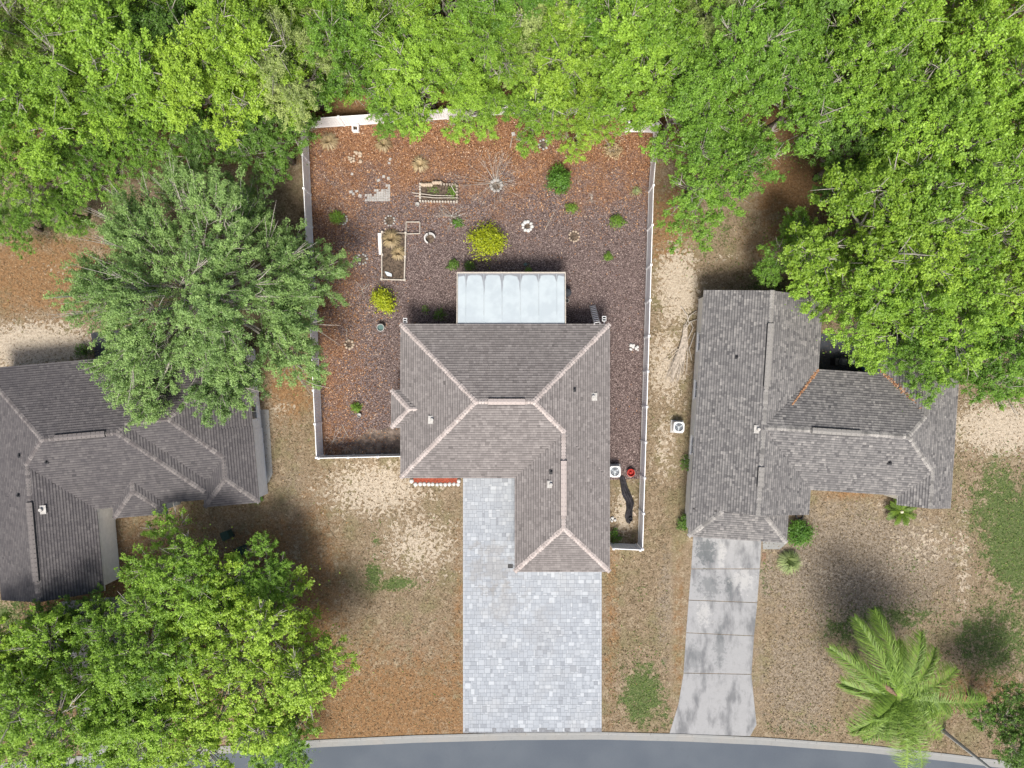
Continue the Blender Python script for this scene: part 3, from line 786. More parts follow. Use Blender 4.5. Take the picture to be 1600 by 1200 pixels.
put('garage_door', g2.mesh('garage_door', M['white_trim']), hr)
# ---- left house
RZ_L = math.radians(5.0); org_l = epx(60, 695)
rects_l = [rr_(-79, 267, -108, 126, 'x'), rr_(140, 335, -86, 130, 'x', 'gable', 'hip'), rr_(250, 336, -120, 0, 'y', 'hip', 'gable'), rr_(107, 191, -125, -20, 'y', 'hip', 'gable'), rr_(-79, 82, -237, 0, 'y', 'gable', 'gable')]
hl, hl_roof, hl_wall = house('single storey house with dark slate shingle roof on the left', org_l, RZ_L, rects_l, ZE, M['white_stucco'], M['shingle_left'], M['cap_left'], M['white_trim'], over=.25, seed=9, tabw=.26, course=.165, sig=.12)
mL = rects_l[0]; yl = (mL.y0+mL.y1)/2; zl = ZE+PITCH*mL.half
ridge_vent(hl_roof, (58*S, yl, zl+.03), (134*S, yl, zl+.03), M['cap_left'])
wL = rects_l[4]; xl = (wL.x0+wL.x1)/2; zw = ZE-.016+PITCH*wL.half; ridge_vent(hl_roof, (xl, -85*S, zw+.03), (xl, -205*S, zw+.03), M['cap_left'])
for (px, py, r, m_) in ((64, 797, .14, 'conc_block'), (72, 722, .06, 'black'), (30, 712, .07, 'black'), (28, 774, .06, 'black')): roof_vent(hl, hl_roof, rects_l, org_l, RZ_L, px, py, r, .22, M[m_])
eL = rects_l[1]
for (x, y, a) in ((eL.x1-.25, 1.0, 0), (2.4, mL.y1-.25, 90), (6.0, mL.y1-.25, 90), (9.6, mL.y0+.25, -90)): window(hl_wall, x, y, 1.45, 1.1, 1.1, math.radians(a))
# paths against the left house, dark slabs at the backs of both neighbours
tag(MB().prism([P2(*p) for p in [(398, 640), (420, 640), (426, 740), (421, 752), (404, 768), (396, 760)]][::-1], 0, .03).build('house_apron', M['kerb']), 'narrow concrete strip along the east wall of the left house', kind='structure')
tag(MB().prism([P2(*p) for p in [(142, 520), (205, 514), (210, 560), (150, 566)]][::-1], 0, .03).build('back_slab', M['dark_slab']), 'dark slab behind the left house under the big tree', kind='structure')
tag(MB().prism([P2(*p) for p in [(1262, 520), (1400, 528), (1395, 590), (1258, 582)]][::-1], 0, .03).build('shaded_patio', M['dark_slab']), 'patio in the back corner of the right house, tree shade put into its dark colour', kind='structure')  # slab coloured near black to stand for the shade under the oak
tag(MB().prism([P2(*p) for p in [(1190, 815), (1228, 815), (1228, 850), (1218, 858), (1192, 858)]][::-1], 0, .03).build('entry_walk', M['kerb']), 'tan paved entry walk beside the garage of the right house', kind='structure')

# ------------------------------------------------------------------ white vinyl fences
def fence(label, pts_px, spacing=2.44, h=1.83):
    pts = [Vector(P2(*p)) for p in pts_px]
    root = thing('vinyl_fence', label, 'fence', (pts[0].x, pts[0].y, 0), 'white vinyl fences around the back yard')
    def post(p):
        mb = MB().box((p.x, p.y, (h+.04)/2), (.127, .127, h+.04)); o = mb.build('post', M['vinyl'], root)
        MB().box((p.x, p.y, h+.075), (.165, .165, .065), taper=.35).build('post_cap', M['vinyl'], o)
    for a, b in zip(pts, pts[1:]):
        L = (b-a).length; n = max(1, round(L/spacing)); d = (b-a).normalized(); ang = math.atan2(d.y, d.x)
        for i in range(n):
            p, q = a+(b-a)*i/n, a+(b-a)*(i+1)/n
            if i == 0 and (a - pts[0]).length < .01: post(p)
            post(q) if not ((q-b).length < .01 and False) else None
            ln = (q-p).length - .13; c = (p+q)/2
            nb = max(2, round(ln/.19)); w = ln/nb; pb = MB()
            for k in range(nb):
                x = -ln/2 + (k+.5)*w; cc = c + d*x; pb.box((cc.x, cc.y, .90), (w-.012, .022 + (.004 if k % 2 else 0), 1.58), ang)
            pa = pb.build('panel', M['vinyl'], root)
            for z in (.10, h-.09): MB().box((c.x, c.y, z), (ln, .05, .14 if z > 1 else .12), ang).build('rail', M['vinyl'], pa)
fence('white vinyl fence along the left side of the back yard', [(505, 711), (481, 203)])
fence('white vinyl fence under the trees at the back of the yard', [(484.5, 200.5), (700, 186), (800, 178), (977, 180), (977, 206), (1018, 207)])
fence('white vinyl fence along the right side of the back yard', [(1021, 207), (1013.5, 300), (1010, 420), (997, 849)])
fence('short white vinyl fence from left fence corner to the house front', [(508.5, 712), (642, 709)])
fence('short white vinyl fence from right fence corner to the garage', [(993.5, 850.5), (953, 848.5)])

# ------------------------------------------------------------------ patio cover
pz0, pz1 = 2.52, 2.28      # house end, outer end
def pc(px, t):             # t: 0 at outer edge, 1 under the eave
    z = pz1+(pz0-pz1)*t; y0_ = P2(0, 427, pz1)[1]; y1_ = P2(0, 512, pz0)[1]; x = P2(px, 0, 2.35)[0]; return (x, y0_+(y1_-y0_)*t, z)
pcr = thing('patio_cover', 'white panel patio roof attached to the back of the main house', 'patio cover', (*P2(798, 470), 0))
seams = [715.5, 727.6, 756, 784.5, 813, 841.5, 870, 882]
for k, (a, b) in enumerate(zip(seams, seams[1:])):
    nu, nv = 12, 30; Vv = []; Fc = []; dirt = []
    full = b-a > 20; cut = R.uniform(.06, .12); dep = R.uniform(.10, .25)
    for j in range(nv+1):
        for i in range(nu+1):
            u, t = i/nu, j/nv; x, y, z = pc(a+(b-a)*u, t); zz = z
            if i in (0, nu): zz += .012
            Vv.append((x, y, zz)); e = min(u, 1-u) if full else (1-u if k == 0 else u)
            dd = max(0, 1-t/.06)*1.3 + 1.5*max(0, 1-t/.16)*max(0, 1-e/.20) + 1.2*max(0, 1-t/(dep*1.6))*max(0, 1-e/.13) + (.62 if e < .01 and t < .8 else 0) + .55*max(0, (t-.90)/.02)*(t < .96)
            if k == 3: dd += .9*max(0, 1-t/.16)*max(0, (u-.45)/.5)
            if k == 0: dd += .8*max(0, 1-t/.2)*(1-u)
            if k == 6: dd += .6*max(0, 1-t/.2)*(u)
            dirt.append(min(1, dd))
    for j in range(nv):
        for i in range(nu): q = j*(nu+1)+i; Fc.append((q, q+1, q+nu+2, q+nu+1))
    n0 = len(Vv); ring = [0, nu, (nv+1)*(nu+1)-1, nv*(nu+1)]
    for q in ring: Vv.append((Vv[q][0], Vv[q][1], Vv[q][2]-.075)); dirt.append(0)
    Fc += [(ring[i], n0+i, n0+(i+1) % 4, ring[(i+1) % 4]) for i in range(4)] + [(n0, n0+1, n0+2, n0+3)]
    mb = MB(); mb.add(Vv, Fc); o = mb.build('roof_panel', M['patio'], pcr)
    at = o.data.attributes.new('dirt', 'FLOAT', 'POINT'); at.data.foreach_set('value', np.array(dirt, np.float32))
for sx in seams[1:-1]:
    a, b = Vector(pc(sx, .01)), Vector(pc(sx, .985)); MB().bar(a+Vector((0, 0, .018)), b+Vector((0, 0, .018)), .022, .03).build('seam_rib', M['patio'], pcr)
a, b = Vector(pc(713.8, -.01)), Vector(pc(883.7, -.01))
MB().bar(a, b, .09, .17).build('gutter', M['wood_pale'], pcr)
for sx in (714.3, 883.3): MB().bar(Vector(pc(sx, .0)), Vector(pc(sx, .97)), .06, .15).build('side_fascia', M['wood_pale'], pcr)
for sx in (720, 799, 878):
    p = pc(sx, .03); MB().box((p[0], p[1], (p[2]-.08)/2), (.09, .09, p[2]-.08)).build('post', M['white_metal'], pcr)
tag(MB().prism([P2(*p) for p in [(720, 438), (880, 438), (880, 515), (720, 515)]][::-1], 0, .05).build('patio_slab', M['kerb']), 'concrete patio slab under the white patio roof', kind='structure')

# ------------------------------------------------------------------ things around the houses
def ac_unit(label, px, py, s=.82, rz=0):
    x, y, _ = P(px, py, .75); root = thing('air_conditioner', label, 'air conditioner', (x, y, 0), 'outdoor air conditioning units')
    def W(u, v, z): c, q = math.cos(rz), math.sin(rz); return (x+u*c-v*q, y+u*q+v*c, z)
    MB().box((x, y, .04), (s+.15, s+.15, .08), rz).build('pad', M['conc_block'], root)
    cb = MB(); hs = s/2; n = 32; hh = .76
    sq = []
    for k in range(n):
        a = 2*math.pi*k/n; c_, s_ = math.cos(a), math.sin(a); e = 5.0; q = (abs(c_)**e+abs(s_)**e)**(-1/e); sq.append((c_*q*hs, s_*q*hs))
    r = s*.40
    V = [W(u, v, .08) for u, v in sq] + [W(u, v, hh-.02) for u, v in sq] + [W(u*.97, v*.97, hh) for u, v in sq] + [W(r*math.cos(2*math.pi*k/n), r*math.sin(2*math.pi*k/n), hh+.01) for k in range(n)] + [W(r*math.cos(2*math.pi*k/n), r*math.sin(2*math.pi*k/n), hh-.14) for k in range(n)]
    cb.add(V, [(L*n+k, L*n+(k+1) % n, (L+1)*n+(k+1) % n, (L+1)*n+k) for L in range(4) for k in range(n)]); cb.build('cabinet', M['white_metal'], root)
    MB().lathe((x, y, hh-.145), [(r, 0), (r, .01)], 24).build('fan_well', M['fan_dark'], root)
    for k in range(3):
        a = 2*math.pi*k/3+.5; bl = MB(); V = []
        for i in range(5):
            rr2 = r*(.16+.78*i/4); w = .50-.06*i
            V += [W(rr2*math.cos(a-w*.6), rr2*math.sin(a-w*.6), hh-.10), W(rr2*math.cos(a+w*.6), rr2*math.sin(a+w*.6), hh-.055)]
        bl.add(V, [(2*i, 2*i+2, 2*i+3, 2*i+1) for i in range(4)]); bl.build('fan_blade', M['blade'], root)
    MB().lathe((x, y, hh-.11), [(.10, 0), (.10, .06), (.05, .08)], 16).build('fan_hub', M['blade'], root)
    gr = MB()
    for q in (.35, .6, .85): gr.lathe((x, y, hh+.012), [(r*q-.005, 0), (r*q+.005, 0), (r*q+.005, .008), (r*q-.005, .008)], 24, closed=False)
    for k in range(6): a = math.pi*k/6; gr.bar(W(-r*math.cos(a), -r*math.sin(a), hh+.018), W(r*math.cos(a), r*math.sin(a), hh+.018), .008)
    gr.build('fan_guard', M['galv'], root)
ac_unit('white air conditioner under the right eave of the main house', 961, 737)
ac_unit('white air conditioner on the grass beside the right house', 1061, 667.5, .78, -.06)
x, y, _ = P(986, 739, .4)
red = thing('red_pot', 'red round tub on the mulch right of the white air conditioner', 'tub', (x, y, 0))
MB().lathe((x, y, 0.012), [(.19, 0), (.27, .32), (.29, .34), (.25, .35), (.21, .12)], 20).build('tub', M['red'], red)
MB().lathe((x, y, .14), [(.10, 0), (.09, .16), (.05, .20)], 12).build('inner_cup', M['red'], red)
MB().tube([(x-.13, y-.34, .015), (x, y-.36, .03), (x+.13, y-.34, .015)], .025, 6).build('foot_bar', M['wood_light'], red)
# black landscape fabric, a long crumpled sheet
fp = [((972, 744), 9), ((975, 760), 12), ((979, 773), 15), ((984, 784), 13), ((983, 797), 10), ((982, 808), 11), ((981, 817), 6)]
fb = MB(); V = []; nn = 8
for (c, w) in fp:
    for i in range(nn+1):
        u = i/nn-.5; xx, yy = P2(c[0]+u*w+R.uniform(-.6, .6), c[1]+R.uniform(-1.2, 1.2)+u*2); V.append((xx, yy, .025+.13*abs(math.sin(i*1.7+c[1]*.3))*R.uniform(.4, 1)))
fb.add(V, [(j*(nn+1)+i, (j+1)*(nn+1)+i, (j+1)*(nn+1)+i+1, j*(nn+1)+i+1) for j in range(len(fp)-1) for i in range(nn)])
o = fb.build('landscape_fabric', M['tarp']); tag(o, 'crumpled black landscape fabric lying beside the right fence', 'fabric')
sm = o.modifiers.new('thick', 'SOLIDIFY'); sm.thickness = .012; sm.offset = 1
x, y, _ = P(984.5, 811); tag(MB().lathe((x, y, 0), [(.13, 0), (.15, .25), (.13, .25), (.11, .05)], 14).build('bucket', M['dark_metal']), 'small dark bucket at the end of the black fabric', 'bucket')
xa = P(989, 802, .05); tag(MB().add([(xa[0]-.05, xa[1]+.16, .02), (xa[0]+.05, xa[1]+.14, .02), (xa[0]+.3, xa[1]-.2, .02), (xa[0]+.08, xa[1]-.22, .02), (xa[0]-.04, xa[1]+.15, .12), (xa[0]+.05, xa[1]+.13, .12), (xa[0]+.29, xa[1]-.19, .08), (xa[0]+.08, xa[1]-.2, .10)],
    [(0, 3, 2, 1), (4, 5, 6, 7), (0, 1, 5, 4), (1, 2, 6, 5), (2, 3, 7, 6), (3, 0, 4, 7)]).build('wood_offcut', M['stone_tan']), 'tan wooden offcut leaning near the right fence', 'wood')
# ladder leaning on the back eave
lt = thing('ladder', 'aluminium ladder leaning on the back eave near the right corner', 'ladder', P(924, 481, 0))
top, bot = Vector(P(933, 505.5, 2.75)), Vector(P(925.5, 477, .02)); dv = (top-bot); sd = Vector((.2, .03, 0))
for s_ in (1, -1): MB().bar(bot+sd*s_, top+sd*s_, .035, .075).build('side_rail', M['ladder'], lt)
for i in range(10): p = bot+dv*((i+.6)/10.2); MB().bar(p-sd, p+sd, .05, .035).build('rung', M['ladder'], lt)
# twin lights at the eave corners
for (px, py, z, m_, lab, rz) in ((633, 501, 2.45, 'white_metal', 'small twin panel light at the back left eave corner', 0), (944, 498, 2.45, 'white_metal', 'small twin panel light at the back right eave corner', 0), (797.5, 884.5, 2.45, 'black', 'black twin panel light on the left side of the garage eave', math.pi/2)):
    x, y, _ = P(px, py, z); t = thing('security_light', lab, 'light', (x, y, z), 'twin panel lights at the eaves')
    fr = MB(); c, s_ = math.cos(rz), math.sin(rz)
    def W(u, v): return (x+u*c-v*s_, y+u*s_+v*c)
    for v in (-.16, 0, .16): fr.box((*W(0, v), z), (.27, .035, .06), rz)
    for u in (-.125, .125): fr.box((*W(u, 0), z), (.03, .30, .06), rz)
    fr.build('frame', M[m_], t)
    for v in (-.08, .08): MB().box((*W(0, v), z-.01), (.22, .125, .03), rz).build('panel', M['black'], t)
    if rz: tgt = Vector((epx(806, 0)[0], y, z-.02))
    else: tgt = Vector((x, epx(0, 508)[1], z-.02))
    MB().bar((x, y, z-.04), tgt, .04).build('bracket', M[m_], t)
# front flower bed
fbz = thing('front_bed', 'narrow red mulch flower bed edged with white stones by the front wall', 'flower bed', P(682, 752))
MB().prism([P2(*p) for p in [(646, 741), (715, 741), (715, 754.5), (646, 754.5)]][::-1], 0, .07).build('red_mulch', M['brickmulch'], fbz)
for i in range(11): x, y, _ = P(650+i*6.6+R.uniform(-.6, .6), 756.5+R.uniform(-.5, .5)); MB().rock((x, y, .07), R.uniform(.15, .18), R, .65).build('stone', M['white_stone'], fbz, True)
for px in (643.5, 717): x, y, _ = P(px, 751.5); MB().rock((x, y, .09), .18, R, .8).build('stone', M['white_stone'], fbz, True)
# ------------------------------------------------------------------ leaf machinery
def leaves(C, Nrm, L, W_, rng, droop=0.0):
    """diamond leaf quads: C centres, Nrm normals"""
    n = len(C); t = rng.normal(size=(n, 3)); t -= Nrm*np.sum(t*Nrm, 1, keepdims=True); t /= np.linalg.norm(t, axis=1, keepdims=True)+1e-9
    b = np.cross(Nrm, t); k_ = rng.uniform(.55, 1.45, n); l = (L*k_)[:, None]; w = (W_*k_*rng.uniform(.8, 1.2, n))[:, None]
    return np.stack([C-t*l*.5, C+b*w*.5-t*l*.05, C+t*l*.5, C-b*w*.5-t*l*.05], 1)
def unit(v): return v/(np.linalg.norm(v, axis=-1, keepdims=True)+1e-9)
def ZC(H_, Rc, flat): return H_ - Rc*flat
def crown_mesh(name, seed, H_, Rc, nl, ns, nv, L, W_, style='oak', flat=.72, LR=.86):
    """returns (wood mesh, limb mesh, crown mesh); base at origin"""
    rng = np.random.default_rng(seed); rr = random.Random(seed)
    zc = ZC(H_, Rc, flat); base_h = max(1.0, H_*.28)
    trunk = MB(); r0 = .045*Rc + .10
    pts = [(0, 0, -.1), (rr.uniform(-.1, .1), rr.uniform(-.1, .1), base_h*.5), (rr.uniform(-.25, .25), rr.uniform(-.25, .25), base_h)]
    pts.append((pts[2][0]*1.5, pts[2][1]*1.5, zc)); trunk.tube(pts, [r0*1.35, r0, r0*.8, r0*.35], 9)
    top = Vector(pts[2]); limbs = MB()
    C = []; Nn = []; Sh = []
    # lobes spread over the crown in a sunflower pattern; each lobe is a dome of upright leafy shoots
    for i in range(nl):
        q = (i+.5)/nl; rad = math.sqrt(q)*.86*Rc*rr.uniform(.85, 1.12); a = i*2.39996 + rr.uniform(-.4, .4)
        zz = zc + (flat*Rc*((1-q)*.70*rr.uniform(.6, 1.2) + rr.uniform(-.42, .12)) if flat < 1.2 else flat*Rc*((1-q)*1.05*rr.uniform(.85, 1.1) - .35 + rr.uniform(-.15, .08)))
        lc = np.array([rad*math.cos(a), rad*math.sin(a), zz]); lr = LR*Rc/math.sqrt(nl)*rr.uniform(.72, 1.22)
        mid = Vector(lc)*.5 + top*.5 + Vector((rr.uniform(-.4, .4), rr.uniform(-.4, .4), rr.uniform(-.1, .5)))
        tp = Vector((top.x, top.y, base_h+(zc-base_h)*rr.uniform(0, .95))); limbs.tube([tp, mid*.7+tp*.3+Vector((rr.uniform(-.2, .2), rr.uniform(-.2, .2), 0)), mid, Vector(lc) - Vector((0, 0, lr*.5))], [r0*.42, r0*.32, r0*.22, r0*.11], 5, cap=False)
        tone = rr.gauss(0, .12)
        out = unit(np.array([lc[0], lc[1], 0.0])) if rad > .3 else np.array([0, 0, 1.0])
        for k in range(ns):
            ang = k*2.39996 + rng.uniform(-.5, .5); fr = math.sqrt((k+.5)/ns); sp = fr*lr*rng.uniform(.85, 1.1)
            dome = lr*1.15*(math.sqrt(max(0, 1-fr*fr*.97)) - 1)
            st = lc + np.array([math.cos(ang)*sp, math.sin(ang)*sp, dome + rng.uniform(-.15, .1)]); side = np.array([math.cos(ang), math.sin(ang), 0])
            if style == 'oak':
                d = unit(np.array([0, 0, .95-.5*fr]) + out*.35*q + side*.95*fr + rng.normal(size=3)*.18); ln = rng.uniform(.5, 1.15)
                wd0 = .30
            else:
                d = unit(np.array([0, 0, .45]) + out*.85 + side*.5*fr + rng.normal(size=3)*.22); ln = rng.uniform(.9, 2.3)
                wd0 = .20
            limbs.tube([Vector(lc*.7+st*.3 - np.array([0, 0, lr*.5])), Vector(st), Vector(st + d*ln*.8)], [min(.05, r0*.09), min(.035, r0*.06), .008], 3, cap=False)
            bare = rng.random() < .07
            if bare:
                for _ in range(4):
                    e_ = st + d*ln*rng.uniform(.9, 1.5) + rng.normal(size=3)*.35; limbs.tube([Vector(st + d*ln*rng.uniform(.1, .5)), Vector((st+e_)/2 + d*ln*.2), Vector(e_)], [.03, .022, .008], 3, cap=False)
            n = int(nv*rng.uniform(.6, 1.35)*(.6+.4*ln)*(.12 if bare else 1)) + 2; al = rng.uniform(0, 1, n)**.85
            # side sprays along the shoot give the ragged, tufted outline
            nsp = 7; si = rng.integers(0, nsp, n); sa = rng.uniform(0, 6.283, nsp); so = rng.uniform(.15, 1.0, nsp)
            e1 = unit(np.cross(d, [.3, .9, .2])); e2 = np.cross(d, e1)
            sdir = e1[None]*np.cos(sa)[:, None] + e2[None]*np.sin(sa)[:, None]
            wd = wd0*(1.25-.9*so[si])*ln**.5
            rel = d*(so[si]*ln + (al-.5)*.25*ln)[:, None] + sdir[si]*(wd*al*1.7)[:, None] + rng.normal(size=(n, 3))*.075
            c = st + rel; nrm = unit(np.array([0, 0, .85]) + d*.25 + rng.normal(size=(n, 3))*.5)
            C.append(c); Nn.append(nrm); Sh.append(np.clip(.5 + tone + rng.normal()*.10 + (so[si]-.55)*.32 + rng.normal(size=n)*.13, 0, 1))  # light and shade put into leaf colour: paler towards the shoot tips
        # sparse inner leaves below the lobe, crown shade put into their darker colour
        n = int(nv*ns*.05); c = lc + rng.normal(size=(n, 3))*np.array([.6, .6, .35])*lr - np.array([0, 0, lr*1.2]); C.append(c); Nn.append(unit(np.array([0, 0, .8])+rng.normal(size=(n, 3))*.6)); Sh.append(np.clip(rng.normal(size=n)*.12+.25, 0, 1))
    C = np.concatenate(C); Nn = np.concatenate(Nn); Sh = np.concatenate(Sh)
    ok = C[:, 2] > .3; C, Nn, Sh = C[ok], Nn[ok], Sh[ok]
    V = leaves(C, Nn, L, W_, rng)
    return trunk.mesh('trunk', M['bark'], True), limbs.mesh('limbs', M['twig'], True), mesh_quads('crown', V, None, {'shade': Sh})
def place_tree(name, label, meshes, px, py, zc, scale=1.0, rz=0.0, mat='leaf_bright', group=None, cat='tree', sz=1.0):
    x, y, _ = P(px, py, zc)
    t = thing(name, label, cat, (x, y, 0), group, rz, local=True); t.scale = (scale, scale, scale*sz)
    tr, lm, cr = meshes
    put('trunk', tr, t); put('limbs', lm, t)
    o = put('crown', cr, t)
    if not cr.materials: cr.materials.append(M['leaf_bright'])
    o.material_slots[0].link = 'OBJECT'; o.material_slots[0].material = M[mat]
    return t
# shared oak forms for the wood
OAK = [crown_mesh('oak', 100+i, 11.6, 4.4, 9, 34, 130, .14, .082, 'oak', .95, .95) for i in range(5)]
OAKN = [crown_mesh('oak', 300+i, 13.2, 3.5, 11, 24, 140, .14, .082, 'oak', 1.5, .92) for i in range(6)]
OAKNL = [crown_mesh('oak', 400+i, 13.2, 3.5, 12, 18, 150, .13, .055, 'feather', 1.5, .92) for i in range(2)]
def zn_of(scale): return 9.3*scale
def zc_of(scale, sz=1.0): return 8.0*scale*sz
GW = 'trees of the wood behind the back fence'
mats_cycle = ['leaf_bright', 'leaf_green', 'leaf_bright', 'leaf_yellow', 'leaf_pale', 'leaf_green', 'leaf_bright', 'leaf_dark']
def row(y, xs, rowname, sc, jit):
    for i, x in enumerate(xs):
        s = sc*R.uniform(.82, 1.2); m_ = R.choice(mats_cycle); ms = R.choice(OAKN)
        if R.random() < .3: ms = R.choice(OAKNL)
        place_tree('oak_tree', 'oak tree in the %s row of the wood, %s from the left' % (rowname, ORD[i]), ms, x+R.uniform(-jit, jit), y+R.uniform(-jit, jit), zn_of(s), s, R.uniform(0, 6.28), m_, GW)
row(-110, range(-60, 1720, 124), 'rearmost', 1.05, 22)
row(-20, range(-30, 1700, 122), 'second', 1.0, 18)
row(52, range(20, 1300, 122), 'third', .92, 16)
front = [(25, 165, 1.0, 'leaf_bright'), (110, 105, .95, 'leaf_bright'), (205, 90, .95, 'leaf_bright'), (295, 120, .9, 'leaf_yellow'), (372, 85, .85, 'leaf_bright'), (452, 92, .85, 'leaf_pale'),
         (545, 68, .9, 'leaf_green'), (612, 165, .50, 'leaf_green'), (655, 95, .9, 'leaf_bright'), (742, 150, .62, 'leaf_bright'), (765, 75, .85, 'leaf_bright'), (835, 165, .60, 'leaf_bright'), (880, 80, .95, 'leaf_yellow'),
         (915, 175, .60, 'leaf_yellow'), (990, 85, 1.0, 'leaf_bright'), (1075, 150, .85, 'leaf_green'), (1165, 80, 1.0, 'leaf_green')]
for i, (x, y, s, m_) in enumerate(front):
    ms = OAKNL[i % 2] if m_ == 'leaf_pale' or i in (1, 5, 10) else OAKN[i % 6]
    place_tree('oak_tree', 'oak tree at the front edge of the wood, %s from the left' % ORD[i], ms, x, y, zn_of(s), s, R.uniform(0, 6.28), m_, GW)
GE = 'trees between the back fence and the right house'
east = [(1120, 255, .88, 'leaf_green', 'leafy oak overhanging the back right corner of the fence'), (1250, 150, .95, 'leaf_green', 'oak behind the sandy clearing right of the fence'), (1345, 110, 1.0, 'leaf_bright', 'bright oak near the top right of the picture'),
        (1340, 235, .78, 'leaf_dark', 'darker oak beside the russet clearing'), (1445, 165, 1.0, 'leaf_bright', 'oak between the bright top oak and the right edge'), (1545, 130, 1.1, 'leaf_bright', 'oak in the top right corner area'),
        (1385, 345, 1.12, 'leaf_yellow', 'large yellow-green oak above the right house'), (1500, 285, 1.1, 'leaf_bright', 'oak right of the large yellow-green oak'), (1265, 395, .62, 'leaf_green', 'small oak lobe reaching over the north gable of the right house'),
        (1345, 470, .85, 'leaf_bright', 'oak spreading over the roof corner of the right house'), (1470, 465, 1.05, 'leaf_bright', 'oak behind the east wing of the right house'), (1580, 400, 1.05, 'leaf_yellow', 'oak at the right edge above the sand patch'),
        (1555, 545, .82, 'leaf_green', 'oak at the right edge overhanging the sand patch'), (1450, 560, .62, 'leaf_green', 'low oak bough touching the east wing roof'), (1640, 240, 1.1, 'leaf_bright', 'oak cut by the right edge below the top corner'), (1660, 500, .9, 'leaf_green', 'oak cut by the right edge beside the sand patch')]
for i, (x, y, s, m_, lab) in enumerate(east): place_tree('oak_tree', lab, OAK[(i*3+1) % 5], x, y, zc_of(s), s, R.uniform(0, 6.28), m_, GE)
rng = np.random.default_rng(77)
n = 60000; ux = rng.uniform(-45, 45, n); uy = rng.uniform(18, 38, n); keep = (uy > 20.3) | (ux < -16.5) & (uy > 17) ; keep |= (ux > 20) & (uy > 14)
ux, uy = ux[keep], uy[keep]; uz = 1.2 + 2.2*(np.sin(ux*1.3+uy*.7)*.5+.5)*rng.uniform(.3, 1.0, len(ux)) + rng.uniform(0, .6, len(ux))
Vu = leaves(np.stack([ux, uy, uz], 1), unit(np.array([0, 0, .8])+rng.normal(size=(len(ux), 3))*.6), .26, .16, rng)
tag(put('gap_shade_leaves', mesh_quads('gap_shade_leaves', Vu, M['leaf_dark'], {'shade': rng.uniform(0, .6, len(ux))})), 'low leaf layer added in dark colour to shade the gaps between crowns of the wood', kind='stuff')  # low leaf layer added in dark colour so gaps between crowns look deep
# understorey bushes at the left edge of the wood
for i, (x, y, s, m_, lab) in enumerate([(30, 265, .62, 'leaf_bright', 'low bush at the left edge below the wood'), (120, 245, .6, 'leaf_green', 'low bush right of the left edge bush'), (95, 325, .40, 'leaf_green', 'small bush beside the russet clearing on the left'), (20, 345, .38, 'leaf_green', 'small bush at the left edge above the clearing'),
      (215, 215, .6, 'leaf_green', 'low tree above the big feathery tree'), (330, 205, .62, 'leaf_dark', 'dark low tree in the gap above the feathery tree'), (420, 215, .65, 'leaf_dark', 'dark low tree outside the back left fence corner')]):
    place_tree('understorey_tree', lab, OAK[(i*2) % 5], x, y, zc_of(s), s, R.uniform(0, 6.28), m_, 'low growth at the left edge of the wood')
# big feathery tree by the left house
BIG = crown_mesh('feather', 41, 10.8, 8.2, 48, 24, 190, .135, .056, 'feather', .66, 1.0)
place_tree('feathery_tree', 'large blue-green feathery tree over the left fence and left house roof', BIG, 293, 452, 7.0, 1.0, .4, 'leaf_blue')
# front yard trees of the left house
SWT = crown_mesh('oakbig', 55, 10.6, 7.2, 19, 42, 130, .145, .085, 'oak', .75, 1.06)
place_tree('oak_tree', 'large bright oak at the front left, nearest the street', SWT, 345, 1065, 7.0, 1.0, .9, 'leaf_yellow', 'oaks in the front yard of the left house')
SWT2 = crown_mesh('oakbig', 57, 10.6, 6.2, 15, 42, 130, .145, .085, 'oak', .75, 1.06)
place_tree('oak_tree', 'bright oak in the bottom left corner of the picture', SWT2, 80, 1110, 7.0, 1.0, 0.3, 'leaf_bright', 'oaks in the front yard of the left house')
place_tree('oak_tree', 'oak between the left house and the large front oak', OAK[2], 270, 905, zc_of(.78), .78, 1.9, 'leaf_bright', 'oaks in the front yard of the left house')
place_tree('oak_tree', 'small oak nearest the lawn right of the two dark bins', OAK[4], 405, 905, zc_of(.56), .56, 3.9, 'leaf_green', 'oaks in the front yard of the left house')
place_tree('oak_tree', 'dark oak beside the south end of the left house', OAK[1], 95, 985, zc_of(.55), .55, 2.9, 'leaf_dark', 'oaks in the front yard of the left house')
place_tree('oak_tree', 'bright oak between the two large front oaks of the left house', OAK[0], 205, 1015, zc_of(.85), .85, 4.4, 'leaf_bright', 'oaks in the front yard of the left house')
place_tree('oak_tree', 'oak at the left edge above the bottom left corner', OAK[3], 25, 1030, zc_of(.75), .75, 5.1, 'leaf_yellow', 'oaks in the front yard of the left house')
place_tree('oak_tree', 'oak low in the bottom left between the two largest front oaks', OAK[4], 190, 1140, zc_of(.8), .8, .4, 'leaf_bright', 'oaks in the front yard of the left house')
place_tree('oak_tree', 'low green oak nearest the kerb at the front left', OAK[1], 430, 1175, zc_of(.6), .6, 1.1, 'leaf_green', 'oaks in the front yard of the left house')
place_tree('oak_tree', 'dark glossy oak in the bottom right corner by the street', OAK[3], 1590, 1135, zc_of(.62), .62, .9, 'leaf_dark')

